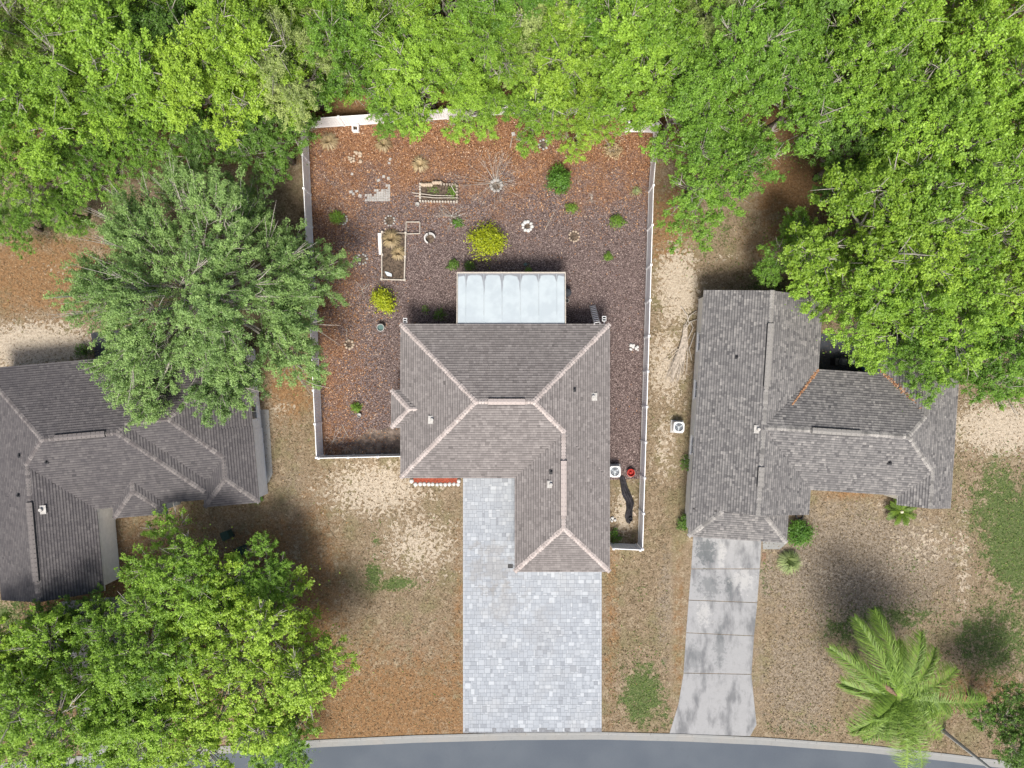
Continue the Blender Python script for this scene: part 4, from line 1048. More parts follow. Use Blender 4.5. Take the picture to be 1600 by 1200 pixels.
# ------------------------------------------------------------------ shrubs and garden plants
def shrub(name, label, px, py, r, h, mat, n=900, L=.09, W_=.05, seed=0, group=None, cat='shrub', nclump=14, squash=1.0, stem=True, rot=0.0):
    rng = np.random.default_rng(seed+500); x, y, _ = P(px, py, h*.5)
    t = thing(name, label, cat, (x, y, 0), group, local=True)
    C = []; Nn = []; Sh = []
    st = MB()
    for i in range(nclump):
        q = (i+.5)/nclump; a = i*2.39996; d = np.array([math.cos(a)*math.sqrt(q)*r*.75, math.sin(a)*math.sqrt(q)*r*.75*squash, h*(.40+.45*(1-q))*rng.uniform(.6, 1.25)])*np.array([*( [rng.uniform(.7, 1.3)]*2 ), 1])
        if rot: c_, s_ = math.cos(rot), math.sin(rot); d = np.array([d[0]*c_-d[1]*s_, d[0]*s_+d[1]*c_, d[2]])
        st.tube([(0, 0, -.02), tuple(d*.5*np.array([.8, .8, 1.1])), tuple(d)], [.03*r+.008, .02*r+.006, .005], 4, cap=False)
        m = int(n/nclump*rng.uniform(.6, 1.4)); s = r*rng.uniform(.18, .32); rel = rng.normal(size=(m, 3))*np.array([1, 1, .7])*s*.8
        c = d+rel; c[:, 2] = np.maximum(c[:, 2], .03); C.append(c); Nn.append(unit(unit(rel)*.6+np.array([0, 0, .8])+rng.normal(size=(m, 3))*.5)); Sh.append(np.clip(.5+rng.normal()*.12+rng.normal(size=m)*.2, 0, 1))
    put('stems', st.mesh('stems', M['twig']), t)
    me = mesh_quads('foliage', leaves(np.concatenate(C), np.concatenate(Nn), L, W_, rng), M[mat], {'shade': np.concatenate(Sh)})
    put('foliage', me, t); return t
GS = 'shrubs planted in the back yard'
shrub('round_shrub', 'round dark green shrub in the back right of the mulched yard', 874, 281, .92, 1.5, 'leaf_shrub', 2600, .13, .075, 1, GS, nclump=20)
shrub('golden_shrub', 'golden yellow shrub behind the patio roof', 762, 377, 1.45, 1.3, 'leaf_gold', 3400, .13, .07, 2, GS, nclump=22, squash=.8, rot=-.3)
shrub('yellow_green_shrub', 'leaning yellow-green shrub left of the patio roof', 599, 470, 1.0, 1.2, 'leaf_gold', 1900, .13, .07, 3, GS, nclump=16, squash=.55, rot=-.85)
shrub('small_shrub', 'small green shrub near the right fence', 965, 345, .55, .6, 'leaf_weed', 900, .10, .05, 4, GS)
shrub('small_shrub', 'small green shrub midway between right fence and golden shrub', 950, 401, .36, .45, 'leaf_weed', 500, .09, .045, 5, GS)
shrub('small_shrub', 'sparse green shrub below the round dark shrub', 893, 325, .45, .5, 'leaf_weed', 420, .10, .05, 6, GS)
shrub('small_shrub', 'small green shrub near the left fence inside a stone half ring', 526, 340, .55, .5, 'leaf_weed', 900, .10, .05, 7, GS)
shrub('small_shrub', 'small green shrub above the bare soil corner', 556, 637, .42, .4, 'leaf_weed', 600, .10, .05, 8, GS)
shrub('small_shrub', 'thin green plant beside the dry twigs left of golden shrub', 715, 348, .42, .4, 'leaf_shrub', 330, .10, .05, 9, GS)
shrub('small_shrub', 'pale yellow plant against the right fence', 994, 298, .40, .4, 'leaf_fountain', 260, .10, .04, 10, GS)
shrub('small_shrub', 'dark green plant at the back left corner of the patio roof', 708, 413, .45, .6, 'leaf_dark', 500, .10, .05, 11, GS)
shrub('small_shrub', 'low dark plant behind the patio roof', 733, 416, .45, .5, 'leaf_dark', 420, .09, .045, 12, GS)
shrub('small_shrub', 'low green plant left of the patio roof near the house', 687, 491, .50, .4, 'leaf_dark', 360, .09, .045, 13, GS)
shrub('small_shrub', 'low sparse plant beside the house wall left of the patio roof', 664, 483, .35, .3, 'leaf_weed', 160, .08, .04, 14, GS)
shrub('small_shrub', 'tiny green plant at the back edge of the patio roof', 825, 422, .30, .35, 'leaf_weed', 200, .08, .04, 15, GS)
shrub('small_shrub', 'yellowing shrub below the back right fence corner', 958, 236, .75, .6, 'leaf_dry', 600, .12, .06, 16, GS)
shrub('round_shrub', 'round green shrub at the garage corner of the right house', 1249, 833, .95, 1.2, 'leaf_shrub', 3000, .12, .07, 17, nclump=22)
shrub('small_shrub', 'dark shrub against the west wall of the right house', 1068, 818, .5, .8, 'leaf_dark', 700, .10, .06, 18, squash=1.6)
shrub('small_shrub', 'small green shrub at the east corner of the left house', 399, 778, .55, .5, 'leaf_shrub', 700, .10, .05, 19)
shrub('small_shrub', 'green weeds under the eave by the short right fence', 960, 838, .45, .5, 'leaf_shrub', 500, .10, .05, 20, squash=1.6)
shrub('small_shrub', 'green weed beside the left wall of the right house', 1071, 724, .4, .5, 'leaf_shrub', 300, .10, .05, 21, squash=1.7)
shrub('small_shrub', 'dark shrub behind the left house beside the dark slab', 128, 548, .6, .7, 'leaf_dark', 600, .10, .05, 22)
# grass-like clumps
def clump(name, label, px, py, r, h, mat, n, seed, w=.03, cat='plant', bias=(0, 0)):
    rng = np.random.default_rng(seed+900); x, y, _ = P(px, py, 0); t = thing(name, label, cat, (x, y, 0), None, local=True); V = []; Sh = []
    for i in range(n):
        a = rng.uniform(0, 6.283); rr2 = r*rng.uniform(.5, 1.05); d = np.array([math.cos(a)+bias[0]*.5, math.sin(a)+bias[1]*.5, 0]); s = np.array([-math.sin(a), math.cos(a), 0])*w
        b0 = d*r*.08*rng.random(); z1 = h*rng.uniform(.5, 1.0)
        p = [b0, b0+d*rr2*.5+np.array([0, 0, z1]), b0+d*rr2+np.array([0, 0, z1*rng.uniform(.2, .7)])]
        V.append([p[0]-s, p[0]+s, p[1]+s*.8, p[1]-s*.8]); V.append([p[1]-s*.8, p[1]+s*.8, p[2]+s*.1, p[2]-s*.1]); Sh += [rng.uniform(.1, .9)]*2
    put('blades', mesh_quads('blades', np.array(V), M[mat], {'shade': np.array(Sh)}), t)
    return t
clump('fountain_grass', 'pale fountain grass clump beside the right driveway', 1231, 873, .95, .7, 'leaf_fountain', 420, 1, bias=(0, -.5))
clump('dry_grass_clump', 'dry straw grass clump in the back left corner of the yard', 515, 222, .75, .5, 'leaf_dry', 260, 2)
clump('dry_grass_clump', 'thin dry grass under the trees near the middle of the back fence', 600, 226, .7, .4, 'leaf_dry', 150, 3)
clump('dry_grass_clump', 'dry grass clump above the log edged bed', 657, 258, .7, .4, 'leaf_dry', 150, 4)
# dry twig sprays
def twigs(name, label, px, py, r, h, n, seed, mat='twig', flat=False, bias=(0, 0), rad=.012):
    rr = random.Random(seed); x, y, _ = P(px, py, 0); t = thing(name, label, 'dead plant', (x, y, 0), None, local=True); mb = MB()
    for i in range(n):
        a = rr.uniform(0, 6.283); L = r*rr.uniform(.45, 1.05); dx, dy = math.cos(a)+bias[0], math.sin(a)+bias[1]
        p1 = (dx*L*.5+rr.uniform(-.1, .1), dy*L*.5+rr.uniform(-.1, .1), .03+h*.55*rr.random()); p2 = (dx*L, dy*L, .03+h*rr.uniform(.3, 1))
        mb.tube([(0, 0, .01), p1, p2], [rad, rad*.75, rad*.4], 4, cap=False)
        for k in range(3):
            f = rr.uniform(.4, .9); q = (p1[0]+(p2[0]-p1[0])*f, p1[1]+(p2[1]-p1[1])*f, p1[2]+(p2[2]-p1[2])*f); b2 = a+rr.uniform(-.8, .8)
            mb.tube([q, (q[0]+math.cos(b2)*L*.28, q[1]+math.sin(b2)*L*.28, q[2]+.08)], [rad*.55, rad*.3], 3, cap=False)
    put('branches', mb.mesh('branches', M[mat]), t)
twigs('bare_shrub', 'leafless sprawling shrub growing from the upper stone ring', 774, 286, 2.3, .9, 42, 1, bias=(-.25, .1))
twigs('bare_shrub', 'leafless pale twigs left of the golden shrub', 706, 338, 1.2, .5, 26, 2)
twigs('bare_shrub', 'small bare twig plant right of the sparse green shrub', 924, 312, .5, .4, 12, 3, 'wood_pale')
twigs('bare_shrub', 'dead branches piled at the back fence under the trees', 866, 206, .9, .5, 14, 4, rad=.03)
twigs('bare_shrub', 'bare twigs beside the left fence low on the left', 520, 690, 1.0, .3, 12, 5)
twigs('bare_shrub', 'dry twigs left of the leaning yellow-green shrub', 566, 452, .6, .3, 9, 6, 'wood_pale')
def stick(label, a, b, r=.02, mat='wood_pale', name='stick', cat='stick'):
    A, B = P(*a, .04), P(*b, .06); m_ = [(A[i]+B[i])/2 for i in range(3)]; m_[2] = .09
    o = MB().tube([A, m_, B], [r, r*.9, r*.6], 6).build(name, M[mat]); tag(o, label, cat)
stick('thin dry stick on the mulch right of the white stone ring', (852, 358), (868, 328), .014)
stick('pale stick lying near the bare soil corner', (535, 664), (545, 684), .02)
stick('pale stick left of the stone pair in the left side yard', (541, 512), (543, 534), .014)
stick('bare pale stick at the yard back under the trees', (797, 231), (801, 212), .05, 'wood_light')
x, y, _ = P(802, 210); tag(MB().box((x, y, .07), (.24, .24, .12), .2).build('stepping_block', M['conc_block']), 'small grey block at the top of the bare pale stick', 'block')
# stone rings
def ring(label, px, py, r, n, mat, seed, arc=6.283, a0=0.0, sr=.11, flower=None):
    rr = random.Random(seed); x, y, _ = P(px, py); t = thing('stone_ring', label, 'stone ring', (x, y, 0), 'stone rings in the back yard')
    for i in range(n):
        a = a0+arc*i/n+rr.uniform(-.1, .1); MB().rock((x+r*math.cos(a), y+r*math.sin(a), .065), sr*rr.uniform(.85, 1.2), rr, .7).build('stone', M[mat], t, True)
    MB().lathe((x, y, .012), [(r*.9, 0), (r*.85, .03), (.02, .04)], 14).build('soil', M['soil'], t)
ring('ring of white stones right of the golden shrub', 824, 353.5, .33, 9, 'white_stone', 1, sr=.14)
ring('grey stone ring at the foot of the leafless shrub', 775.5, 290, .40, 10, 'stone', 2, sr=.13)
ring('half buried stone ring below the sparse green shrub', 897, 369.5, .37, 11, 'stone_tan', 3, sr=.085)
ring('stone half ring beside the small shrub near the left fence', 535, 343, .36, 7, 'stone', 4, 3.6, -1.9, .09)
ring('faint stone ring above the plank framed bed', 609, 345, .36, 10, 'stone', 5, sr=.08)
ring('grey stone ring left of the plank framed bed', 566, 405, .36, 9, 'stone', 6, sr=.09)
ring('small stone ring near the back fence', 849, 226, .34, 8, 'stone', 7, sr=.10)
ring('tan stone cluster in the left side yard', 546, 538, .30, 8, 'stone_tan', 8, sr=.11)
ring('pale stone ring around the thin plant left of golden shrub', 712, 343, .40, 8, 'stone', 9, sr=.07)
def rockpile(label, px, py, r, n, mat, seed, sr=.12):
    rr = random.Random(seed); x, y, _ = P(px, py); t = thing('rock_pile', label, 'rocks', (x, y, 0))
    for i in range(n):
        a, q = rr.uniform(0, 6.28), r*math.sqrt(rr.random()); MB().rock((x+q*math.cos(a), y+q*math.sin(a), .07), sr*rr.uniform(.6, 1.3), rr, .6).build('stone', M[mat], t, True)
rockpile('tan rock pile on the russet leaves in the back left', 556, 247, .5, 16, 'stone_tan', 1, .13)
rockpile('white rocks near the right fence beside the house corner', 990, 545, .34, 12, 'white_stone', 2, .12)
rockpile('white stones under the right eave near the short fence', 957, 812, .25, 7, 'white_stone', 3, .09)
# pots
def pot(label, px, py, r, h, mat, rim='stone', gap=0):
    x, y, _ = P(px, py, h); t = thing('planter_pot', label, 'pot', (x, y, 0), 'round pots in the back yard')
    MB().lathe((x, y, .012), [(r*.8, 0), (r, h-.04), (r, h), (r*.80, h), (r*.76, h-.12)], 22).build('pot', M[mat], t); 
    MB().lathe((x, y, h-.14), [(r*.78, 0), (r*.02, .02)], 16).build('soil', M['soil'], t)
    MB().lathe((x, y, h-.015), [(r*1.03, 0), (r*1.05, .035), (r*.86, .035), (r*.84, .0)], 22, closed=False).build('rim', M[rim], t)
pot('teal pot with pale rim behind the left corner of the main house', 594.5, 512, .27, .45, 'teal')
pot('small round pot at the lower left corner of the log edged bed', 652, 319, .15, .30, 'conc_block')
pot('small grey pot below the small shrub above the bare soil', 561, 649, .15, .25, 'conc_block')
x, y, _ = P(672, 373, .1); t = thing('planter_pot', 'white ring planter with dark inside right of the plank framed bed', 'pot', (x, y, 0), 'round pots in the back yard')
for k, (a0, a1) in enumerate(((.15, 1.75), (2.0, 4.3))):
    V = []; n = 10
    for i in range(n+1):
        a = a0+(a1-a0)*i/n
        for rr2, zz in ((.40, .01), (.42, .34), (.32, .36), (.30, .02)): V.append((x+rr2*math.cos(a), y+rr2*math.sin(a), zz))
    MB().add(V, [(i*4+j, i*4+(j+1) % 4, (i+1)*4+(j+1) % 4, (i+1)*4+j) for i in range(n) for j in range(4)]+[(0, 1, 2, 3), (n*4+3, n*4+2, n*4+1, n*4)]).build('rim_piece', M['white_stone'], t)
MB().lathe((x, y, .012), [(.30, 0), (.28, .05), (.02, .06)], 16).build('soil', M['soil'], t)
# white hollow box by the back fence
x, y, _ = P(556, 201, .2); t = thing('planter_box', 'square white hollow box at the foot of the back fence', 'planter box', (x, y, 0))
for dx, dy, sx, sy in ((-.2, 0, .07, .5), (.2, 0, .07, .5), (0, -.215, .34, .07), (0, .215, .34, .07)): MB().box((x+dx, y+dy, .24), (sx, sy, .46)).build('side', M['vinyl'], t)
MB().box((x, y, .10), (.33, .36, .06)).build('soil', M['soil'], t)
# log edged bed
t = thing('log_edged_bed', 'raised bed edged with short upright logs and bamboo poles', 'raised bed', P(686, 300))
def stakes(a, b, r, h, mat, st=4.2, dbl=False):
    n = max(2, int(math.dist(a, b)/st))
    for i in range(n+1):
        x, y, _ = P(a[0]+(b[0]-a[0])*i/n, a[1]+(b[1]-a[1])*i/n); hh = h*R.uniform(.9, 1.1); MB().tube([(x, y, 0), (x, y, hh)], [r, r*.92], 7).build('log_stake', M[mat], t)
stakes((657, 289), (657, 315), .085, .30, 'wood_pale'); stakes((657, 315.5), (714, 316.5), .08, .25, 'wood_pale'); stakes((714.5, 292), (714.5, 315), .085, .30, 'wood_light'); stakes((690, 289.5), (712, 290), .08, .35, 'wood_light')
for i in range(9):
    px = 659.5+i*3.7; x, y, _ = P(px, 289.5-(3 if i > 4 else 0)); MB().rock((x, y, .18), .17, R, .9).build('tan_stone', M['stone_tan'], t, True)
MB().prism([P2(*p) for p in [(658, 290), (713, 291), (713, 315), (658, 314)]][::-1], 0, .12).build('soil', M['soil'], t)
for a, b in (((644, 301), (709, 306)), ((648, 306), (714, 309)), ((705, 290), (713, 302))): 
    A, B = P(*a, .34), P(*b, .34); MB().tube([A, ((A[0]+B[0])/2, (A[1]+B[1])/2-.07, .32), B], [.03, .03, .022], 6).build('bamboo_pole', M['wood_pale'], t)
shrub('bed_plant', 'green leafy plants inside the right half of the log edged bed', 706, 300, .42, .3, 'leaf_weed', 420, .09, .05, 30, squash=1.3)
shrub('bed_plant', 'sparse seedlings inside the left half of the log edged bed', 678, 297, .55, .25, 'leaf_weed', 170, .08, .04, 31, squash=.6)
# plank framed bed
t = thing('plank_framed_bed', 'long narrow bed framed with pale planks beside the small open square frame', 'raised bed', P(616, 394))
def plank(a, b, w, h, mat='wood_pale', name='plank'): A, B = P(*a, 0), P(*b, 0); A = (A[0], A[1], h/2); B = (B[0], B[1], h/2); MB().bar(A, B, w, h).build(name, M[mat], t)
plank((597, 364), (597.5, 436), .07, .24); plank((634.5, 366), (632.5, 437), .08, .24); plank((597, 437), (633, 438), .07, .22); plank((598, 363.5), (634, 365), .05, .2, 'wood_light')
for p in ((597, 437), (633, 438), (598, 363.5), (634.5, 365), (598, 399), (633.5, 402)): x, y, _ = P(*p); MB().box((x, y, .15), (.15, .15, .30)).build('corner_block', M['wood_pale'], t)
MB().prism([P2(*p) for p in [(598, 365), (634, 366), (632, 436), (598, 436)]][::-1], 0, .09).build('soil', M['soil'], t)
clump('dry_grass_clump', 'large straw coloured plant at the top of the plank framed bed', 612, 374, .75, .5, 'leaf_dry', 330, 21)
clump('dry_grass_clump', 'smaller straw coloured plant midway in the plank framed bed', 623, 396, .6, .4, 'leaf_dry', 220, 22)
tag(MB().bar((*P2(593.2, 365), .10), (*P2(595, 398), .10), .20, .16).build('white_board', M['vinyl']), 'white board lying along the left side of the plank framed bed', 'board')
tag(MB().add([P(601, 424, .11), P(606, 425, .16), P(612, 428, .12), P(612, 432, .13), P(605, 431, .17), P(603, 428, .12)], [(0, 1, 4, 5), (1, 2, 3, 4)]).build('plastic_scrap', M['blade']), 'pale blue plastic scrap in the plank framed bed', 'plastic scrap').modifiers.new('thick', 'SOLIDIFY').thickness = .01
t = thing('square_frame', 'small open square frame of pale planks touching the plank framed bed', 'frame', P(645, 356))
for a, b in (((635, 347.5), (656, 347.5)), ((656.5, 348), (656.5, 365.5)), ((636, 366), (656, 365.5)), ((635, 348), (635, 363))): plank(a, b, .05, .18)
# remnant of a paved pad showing through the leaves
t = thing('paved_pad', 'patch of pale pavers partly buried in russet leaves', None, P(590, 300)); tag(t, kind='structure')
for i in range(11):
    for j in range(7):
        px, py = 572+i*3.6, 290+j*3.8; cov = (px-572)/40 + (py-290)/26
        if cov < .78 + R.uniform(-.28, .25): continue
        x, y, _ = P(px, py); MB().box((x, y, .025), (.155, .165, .04), 0).build('paver', M['stone'], t)
for (px, py) in ((549, 300), (553, 303), (557, 299), (551, 272), (609, 255), (610, 249), (592, 282), (600, 276), (606, 279), (563, 306)):
    x, y, _ = P(px+R.uniform(-1, 1), py); MB().box((x, y, .022), (R.uniform(.15, .26), R.uniform(.14, .24), .035), R.uniform(-.4, .4)).build('paver', M['stone'], t)
# odds and ends
x, y, _ = P(889, 457, .6); t = thing('covered_grill', 'dark covered grill at the right side of the patio roof', 'grill', (x-.15, y, 0))
MB().box((x-.15, y, .3), (.35, .45, .55)).build('cart', M['black'], t); MB().lathe((x-.15, y, .56), [(.30, 0), (.34, .08), (.27, .22), (.08, .30)], 8).build('hood', M['dark_slab'], t)
x, y, _ = P(886, 470, .3); t = thing('planter_pot', 'dark round pot under the right edge of the patio roof', 'pot', (x, y, 0), 'round pots in the back yard')
MB().lathe((x, y, .012), [(.12, 0), (.15, .30), (.12, .31), (.10, .2)], 16).build('pot', M['black'], t); MB().lathe((x, y, .30), [(.155, 0), (.16, .03), (.135, .03), (.13, 0)], 16, closed=False).build('rim', M['stone'], t)
x, y, _ = P(821, 413, .2); t = thing('watering_can', 'small blue-grey watering can behind the patio roof', 'watering can', (x, y, 0))
MB().lathe((x, y, .012), [(.11, 0), (.12, .2), (.07, .24)], 12).build('body', M['teal'], t); MB().tube([(x+.08, y, .06), (x+.2, y+.04, .2), (x+.25, y+.05, .26)], [.02, .015, .025], 6).build('spout', M['teal'], t); MB().tube([(x-.1, y, .08), (x-.2, y, .16), (x-.08, y, .22)], .012, 5).build('handle', M['teal'], t)
for (px, py, lab) in ((352, 837, 'dark green bin nearer the left house by the front trees'), (375, 861, 'dark green bin nearer the lawn by the front trees')):
    x, y, _ = P(px, py, .8); t = thing('garbage_bin', lab, 'bin', (x, y, 0), 'two dark bins by the front trees of the left house')
    MB().box((x, y, .42), (.48, .5, .84), .4, taper=1.12).build('body', M['green_bin'], t); MB().box((x, y, .88), (.58, .62, .07), .4).build('lid', M['green_bin'], t)
    for s_ in (-.24, .24): MB().lathe((x+s_*math.cos(.4)+.1, y+s_*math.sin(.4)-.24, .0), [(.09, .01), (.1, .06), (.09, .11)], 10).build('wheel', M['black'], t)
x, y, _ = P(1250, 806, .4); t = thing('planter_pot', 'black round planter beside the round shrub of the right house', 'pot', (x, y, 0))
MB().lathe((x, y, .0), [(.2, 0), (.28, .36), (.28, .40), (.22, .40), (.2, .25)], 20).build('pot', M['black'], t); MB().lathe((x, y, .26), [(.2, 0), (.02, .02)], 12).build('soil', M['soil'], t)
tag(MB().box((*P2(1193.5, 870), .02), (.30, .62, .03), -.06).build('door_mat', M['deadbrown']), 'small dark brown mat beside the right driveway', 'mat')
# things on the shaded patio of the right house
x, y, _ = P(1322, 566, .7); t = thing('covered_grill', 'black grill with white side shelf in the shaded patio corner', 'grill', (x, y, 0))
MB().box((x-.3, y, .45), (1.1, .5, .8), -.06).build('cart', M['black'], t); MB().lathe((x-.3, y, .85), [(.34, 0), (.34, .1), (.2, .24)], 10).build('hood', M['dark_metal'], t); MB().box((x+.42, y, .82), (.24, .34, .04), -.06).build('shelf', M['white_metal'], t)
x, y, _ = P(1352, 574, .4); t = thing('deck_chair', 'blue folding chair beside the black grill under the oak', 'chair', (x, y, 0))
MB().box((x, y, .40), (.5, .5, .04), .5).build('seat', M['blue'], t); MB().box((x+.18, y-.2, .68), (.5, .05, .55), .5, rx=-.25).build('backrest', M['blue'], t)
for u, v in ((-.22, -.22), (.22, -.22), (-.22, .22), (.22, .22)): c, s_ = math.cos(.5), math.sin(.5); MB().box((x+u*c-v*s_, y+u*s_+v*c, .2), (.03, .03, .40), .5).build('leg', M['galv'], t)
# dead palm fronds by the right house
t = thing('dead_frond_pile', 'pile of long grey dead palm strands beside the right house', 'dead fronds', P(1072, 530))
hd = P(1075, 498, .15); rr = random.Random(4)
for i in range(80):
    u = rr.gauss(0, 1); e = P(1055+u*8+rr.uniform(-3, 3), 585+rr.uniform(-18, 18)-abs(u)*3, .03); m_ = P(1068+u*3.5, 545, .16+rr.uniform(0, .1)); h0 = P(1071+rr.uniform(-3, 3), 515+rr.uniform(-8, 8), .12)
    MB().tube([h0, m_, e], [.03, .026, .012], 4).build('strand', M['dead'], t)
for a in (((1064, 479), (1074, 493), (1076, 505)), ((1088, 486), (1078, 493), (1070, 510)), ((1090, 499), (1078, 503), (1067, 522)), ((1079, 502), (1083, 512), (1075, 530)), ((1086, 520), (1077, 545), (1081, 563))):
    MB().tube([P(*a[0], .08), P(*a[1], .2), P(*a[2], .1)], [.035, .03, .02], 5).build('stalk', M['wood_pale'], t)
# ------------------------------------------------------------------ palms
def frond(root, org, az, el, L, droop, mat, rng, nl=44, lw=.035, ll=.62, name='frond', wind=.0, vee=.45):
    pts = []; n = 14; p = np.array(org, float); d = np.array([math.cos(az)*math.cos(el), math.sin(az)*math.cos(el), math.sin(el)])
    for i in range(n+1):
        pts.append(p.copy()); p = p + d*L/n; d = unit(d + np.array([0, 0, -droop/n]))
    pts = np.array(pts); V = []; Sh = []
    for i in range(nl):
        t = .08+.92*i/(nl-1); k = min(int(t*n), n-1); f = t*n-k; c = pts[k]*(1-f)+pts[min(k+1, n)]*f; tg = unit(pts[min(k+1, n)]-pts[k])
        sd = unit(np.cross(tg, [0, 0, 1])); up = np.cross(sd, tg); le = ll*math.sin(math.pi*min(1, .16+.80*t))**.7*rng.uniform(.8, 1.1)
        for s in (1, -1):
            dr = unit(tg*.75 + sd*s + up*vee*rng.uniform(-.6, 1.0) + np.array([-.35, .35, 0])*wind + rng.normal(size=3)*.14); m1 = c+dr*le*.55; e = c+dr*le + np.array([-.12*wind, .12*wind, -.30])*le; w = np.cross(dr, up); w = unit(w)*lw if np.linalg.norm(w) > .01 else tg*lw
            V.append([c-w*.5, c+w*.5, m1+w*.5, m1-w*.5]); V.append([m1-w*.5, m1+w*.5, e+w*.08, e-w*.08]); Sh += [rng.uniform(.15, .95)]*2
    # rachis
    for i in range(n):
        a, b = pts[i], pts[i+1]; sd = unit(np.cross(b-a, [0, 0, 1]))*(.03*(1-i/n)+.008); V.append([a-sd, a+sd, b+sd*.9, b-sd*.9]); Sh.append(.9)
    put(name, mesh_quads(name, np.array(V), M[mat], {'shade': np.array(Sh)}), root)
rng = np.random.default_rng(3)
zp = 5.8; x, y, _ = P(1402, 1088, zp)
pm_ = thing('queen_palm', 'tall feathery palm beside the street at the front right', 'palm tree', (x, y, 0), local=True)
tk = MB(); tk.tube([(0, 0, -.1), (.06, .03, 2), (-.02, .02, 4), (0, 0, zp)], [.26, .20, .17, .19], 12)
for i in range(16): tk.lathe((.03, .02, .5+i*.31), [(.205-.003*i, 0), (.225-.003*i, .03), (.205-.003*i, .06)], 12, closed=False)
put('trunk', tk.mesh('trunk', M['bark'], True), pm_)
tips = [(1288, 1005), (1328, 965), (1362, 955), (1422, 985), (1476, 1038), (1508, 1078), (1322, 1128), (1345, 1150), (1398, 1180), (1430, 1192), (1456, 1140), (1452, 1092), (1372, 1140), (1310, 1060), (1395, 1000), (1450, 1010), (1478, 1110), (1350, 1100), (1420, 1150)]
for i, (tx, ty) in enumerate(tips):
    e = P(tx, ty, 4.9); az = math.atan2(e[1]-y, e[0]-x); dist = math.hypot(e[0]-x, e[1]-y); L = max(2.2, dist*1.12)
    frond(pm_, (0, 0, zp), az, .55 if L > 2.6 else .75, L, .95 + rng.uniform(0, .6) if L > 2.6 else .7, 'leaf_palm', rng, 120, .034, 1.25, wind=1.2)
for az, L in ((2.25, 2.6), (2.45, 3.1), (2.0, 2.2), (2.7, 2.2), (1.6, 1.8)): frond(pm_, (0, 0, zp-.25), az, .15, L, .8, 'deadbrown', rng, 22, .03, .35, 'dead_frond')
sp = MB(); sp.tube([(-.1, .1, zp+.1), (-.7, .6, zp+.55), (-1.3, 1.1, zp+.6), (-2.1, 1.8, zp+.1), (-2.5, 2.3, zp-.5)], [.05, .16, .2, .14, .02], 7); put('dead_spathe', sp.mesh('dead_spathe', M['deadbrown'], True), pm_)
x, y, _ = P(1410, 800, .8)
sg = thing('sago_palm', 'low star shaped sago palm at the front corner of the right house', 'palm', (x, y, 0), local=True)
put('trunk', MB().lathe((0, 0, -.05), [(.2, 0), (.24, .3), (.18, .62)], 12).mesh('trunk', M['bark']), sg)
for i in range(34): frond(sg, (0, 0, .6), i*2.39996, .25+.5*(i % 3)/2, rng.uniform(.95, 1.18), .9, 'leaf_sago', rng, 34, .022, .24, vee=.2)
put('cone', MB().lathe((0, 0, .6), [(.09, 0), (.12, .1), (.09, .22), (.02, .28)], 12).mesh('cone', M['spear'], True), sg)
# ------------------------------------------------------------------ street lamp
x, y, _ = P(1474, 1142)
lp = thing('street_lamp', 'grey street lamp post beside the kerb at the front right', 'street lamp', (x, y, 0))
MB().tube([(x, y, -.1), (x, y, .5), (x, y, 7.6)], [.16, .13, .075], 12).build('pole', M['conduit'], lp, True)
MB().lathe((x, y, 0), [(.19, 0), (.18, .06), (.14, .1)], 12).build('base_collar', M['conduit'], lp)
MB().tube([(x, y, 7.45), (x+.3, y-.9, 7.75), (x+.5, y-1.7, 7.8)], [.05, .045, .04], 8).build('arm', M['conduit'], lp); MB().box((x+.57, y-1.95, 7.78), (.26, .62, .14), .27, taper=.8).build('lamp_head', M['conduit'], lp)
# ------------------------------------------------------------------ loose chips, leaves and tufts lying on the ground (nobody could count them)
def in_poly(px, py, poly):
    ins = np.zeros(len(px), bool); j = len(poly)-1
    for i in range(len(poly)):
        (xi, yi), (xj, yj) = poly[i], poly[j]
        c = ((yi > py) != (yj > py)) & (px < (xj-xi)*(py-yi)/(yj-yi+1e-9)+xi); ins ^= c; j = i
    return ins
def ground_bits(name, label, x, y, z0, Lm, Wm, pal, wts, rng, tilt=.5, parent=None):
    n = len(x); C = np.stack([x, y, np.full(n, z0)+rng.uniform(.0, .02, n)], 1)
    nrm = unit(np.array([0, 0, 1.0])+rng.normal(size=(n, 3))*tilt); V = leaves(C, nrm, Lm, Wm, rng); V[:, :, 2] = np.maximum(V[:, :, 2], z0-.005)
    pal = np.array(pal); ci = rng.choice(len(pal), n, p=np.array(wts)/sum(wts)); cc = pal[ci]*rng.uniform(.75, 1.2, (n, 1))
    tag(put(name, mesh_quads(name, V, M['chips'], {'tint': cc})), label, kind='stuff')
rng = np.random.default_rng(21)
yp = np.array(yard); lo, hi = yp.min(0), yp.max(0)
n = 90000; x = rng.uniform(lo[0], hi[0], n); y = rng.uniform(lo[1], hi[1], n); ok = in_poly(x, y, yard)
a_, b_ = P2(640, 740), P2(940, 515); ok &= ~((x > a_[0]) & (x < b_[0]) & (y > a_[1]) & (y < b_[1])); x, y = x[ok], y[ok]
w = np.clip(np.maximum((y-8.5)/10, np.clip((-7-x)/7.5, 0, .75)), 0, 1) + rng.normal(size=len(x))*.22
lf = w > .5
ground_bits('mulch_chips', 'loose bark chips scattered over the yard', x[~lf], y[~lf], .018, .075, .028, [(.06, .045, .042), (.125, .092, .086), (.18, .136, .127), (.25, .198, .183), (.38, .32, .285)], [3, 5, 4, 2, .5], rng)
ground_bits('fallen_leaves', 'russet fallen oak leaves drifted over the back of the yard', x[lf], y[lf], .018, .11, .055, [(.10, .045, .022), (.22, .105, .05), (.31, .165, .08), (.43, .25, .13), (.50, .38, .28)], [2, 5, 5, 2.5, 1], rng)
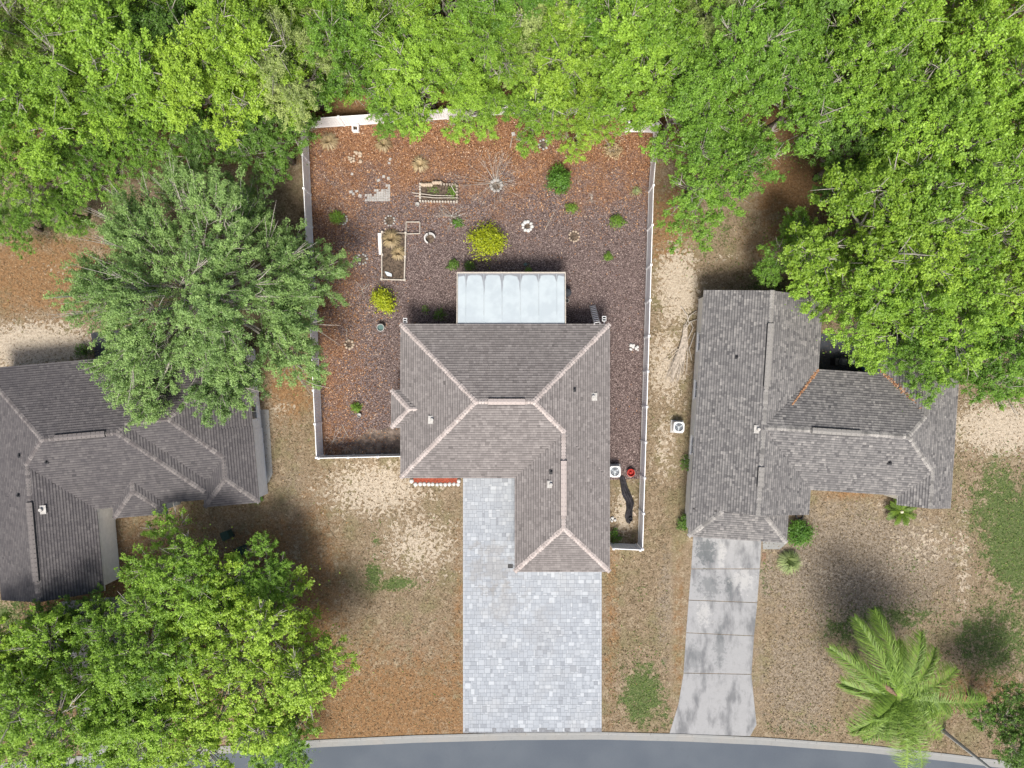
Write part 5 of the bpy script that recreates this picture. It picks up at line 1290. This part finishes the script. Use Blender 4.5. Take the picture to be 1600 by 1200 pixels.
# tufts on the lawns
n = 150000; px = rng.uniform(-40, 1640, n); py = rng.uniform(330, 1180, n); x = (px-800)*H/F; y = (600-py)*H/F
ok = ~in_poly(x, y, yard)
def interp(A, x, y):
    i = np.clip(np.searchsorted(gx, x)-1, 0, len(gx)-2); j = np.clip(np.searchsorted(gy, y)-1, 0, len(gy)-2); return A[j, i]
ky = np.interp(x, [p[0] for p in edge], [p[1] for p in edge]) + .72; ok &= y > ky
for (ax_, ay_, bx_, by_) in ((720, 735, 943, 1160), (1045, 838, 1192, 1152), (640, 740, 950, 700), (1095, 470, 1225, 840), (1225, 590, 1480, 760), (0, 590, 400, 740)): ok &= ~((px > ax_) & (px < bx_) & (py > ay_) & (py < by_))
sd_ = interp(sand, x, y); ok &= rng.random(n) > sd_*.85
x, y = x[ok], y[ok]; gr = interp(green, x, y); li = interp(litter, x, y); isg = rng.random(len(x)) < np.clip(gr*1.1, .015, .95); isl = (~isg) & (rng.random(len(x)) < li*.7)
ds = (~isg) & (~isl)
ground_bits('dry_grass', 'dry tan grass blades over the lawns', x[ds], y[ds], .012, .17, .045, [(.10, .075, .042), (.18, .135, .078), (.25, .19, .115), (.33, .265, .17)], [3, 4, 3, 1.0], rng, .9)
ground_bits('green_grass', 'short green grass tufts in the lawns', x[isg], y[isg], .012, .17, .05, [(.05, .085, .02), (.09, .14, .03), (.14, .19, .05)], [3, 4, 2], rng, .9)
ground_bits('lawn_leaf_litter', 'fallen brown leaves and needles on the lawns', x[isl], y[isl], .012, .11, .04, [(.12, .06, .03), (.22, .12, .055), (.32, .19, .09), (.40, .28, .16)], [3, 5, 4, 2], rng)
# leaves caught in the roof valleys of the right house
L_ = []; rr = random.Random(8)
for i in range(420):
    t_ = rr.random(); u, v = 73+(-2-73)*t_*.62, 93+(0-93)*t_*.62; w_ = rr.gauss(0, 2.6)*(1-t_*.7); u, v = u+w_, v+w_*.6
    if rr.random() < .3: u, v = 173+rr.gauss(0, 4)+rr.uniform(0, 38), 93-rr.uniform(-2, 2); v = 93-(u-173)*.98+rr.gauss(0, 2.5)
    lx_, ly_ = u*S, v*S; q = Matrix.Rotation(RZ_R, 2) @ Vector((lx_, ly_)); L_.append((q.x+org_r[0], q.y+org_r[1], ZE+max(r.h(lx_, ly_) for r in rects_r)+.035))
L_ = np.array(L_); V = leaves(L_, unit(np.array([0, 0, 1.])+rng.normal(size=(len(L_), 3))*.3), .13, .06, rng); pal = np.array([(.22, .10, .05), (.34, .18, .09), (.45, .28, .17)])
tag(put('roof_leaves', mesh_quads('roof_leaves', V, M['chips'], {'tint': pal[rng.integers(0, 3, len(L_))]})), 'russet leaves caught in the roof valleys of the right house', kind='stuff')
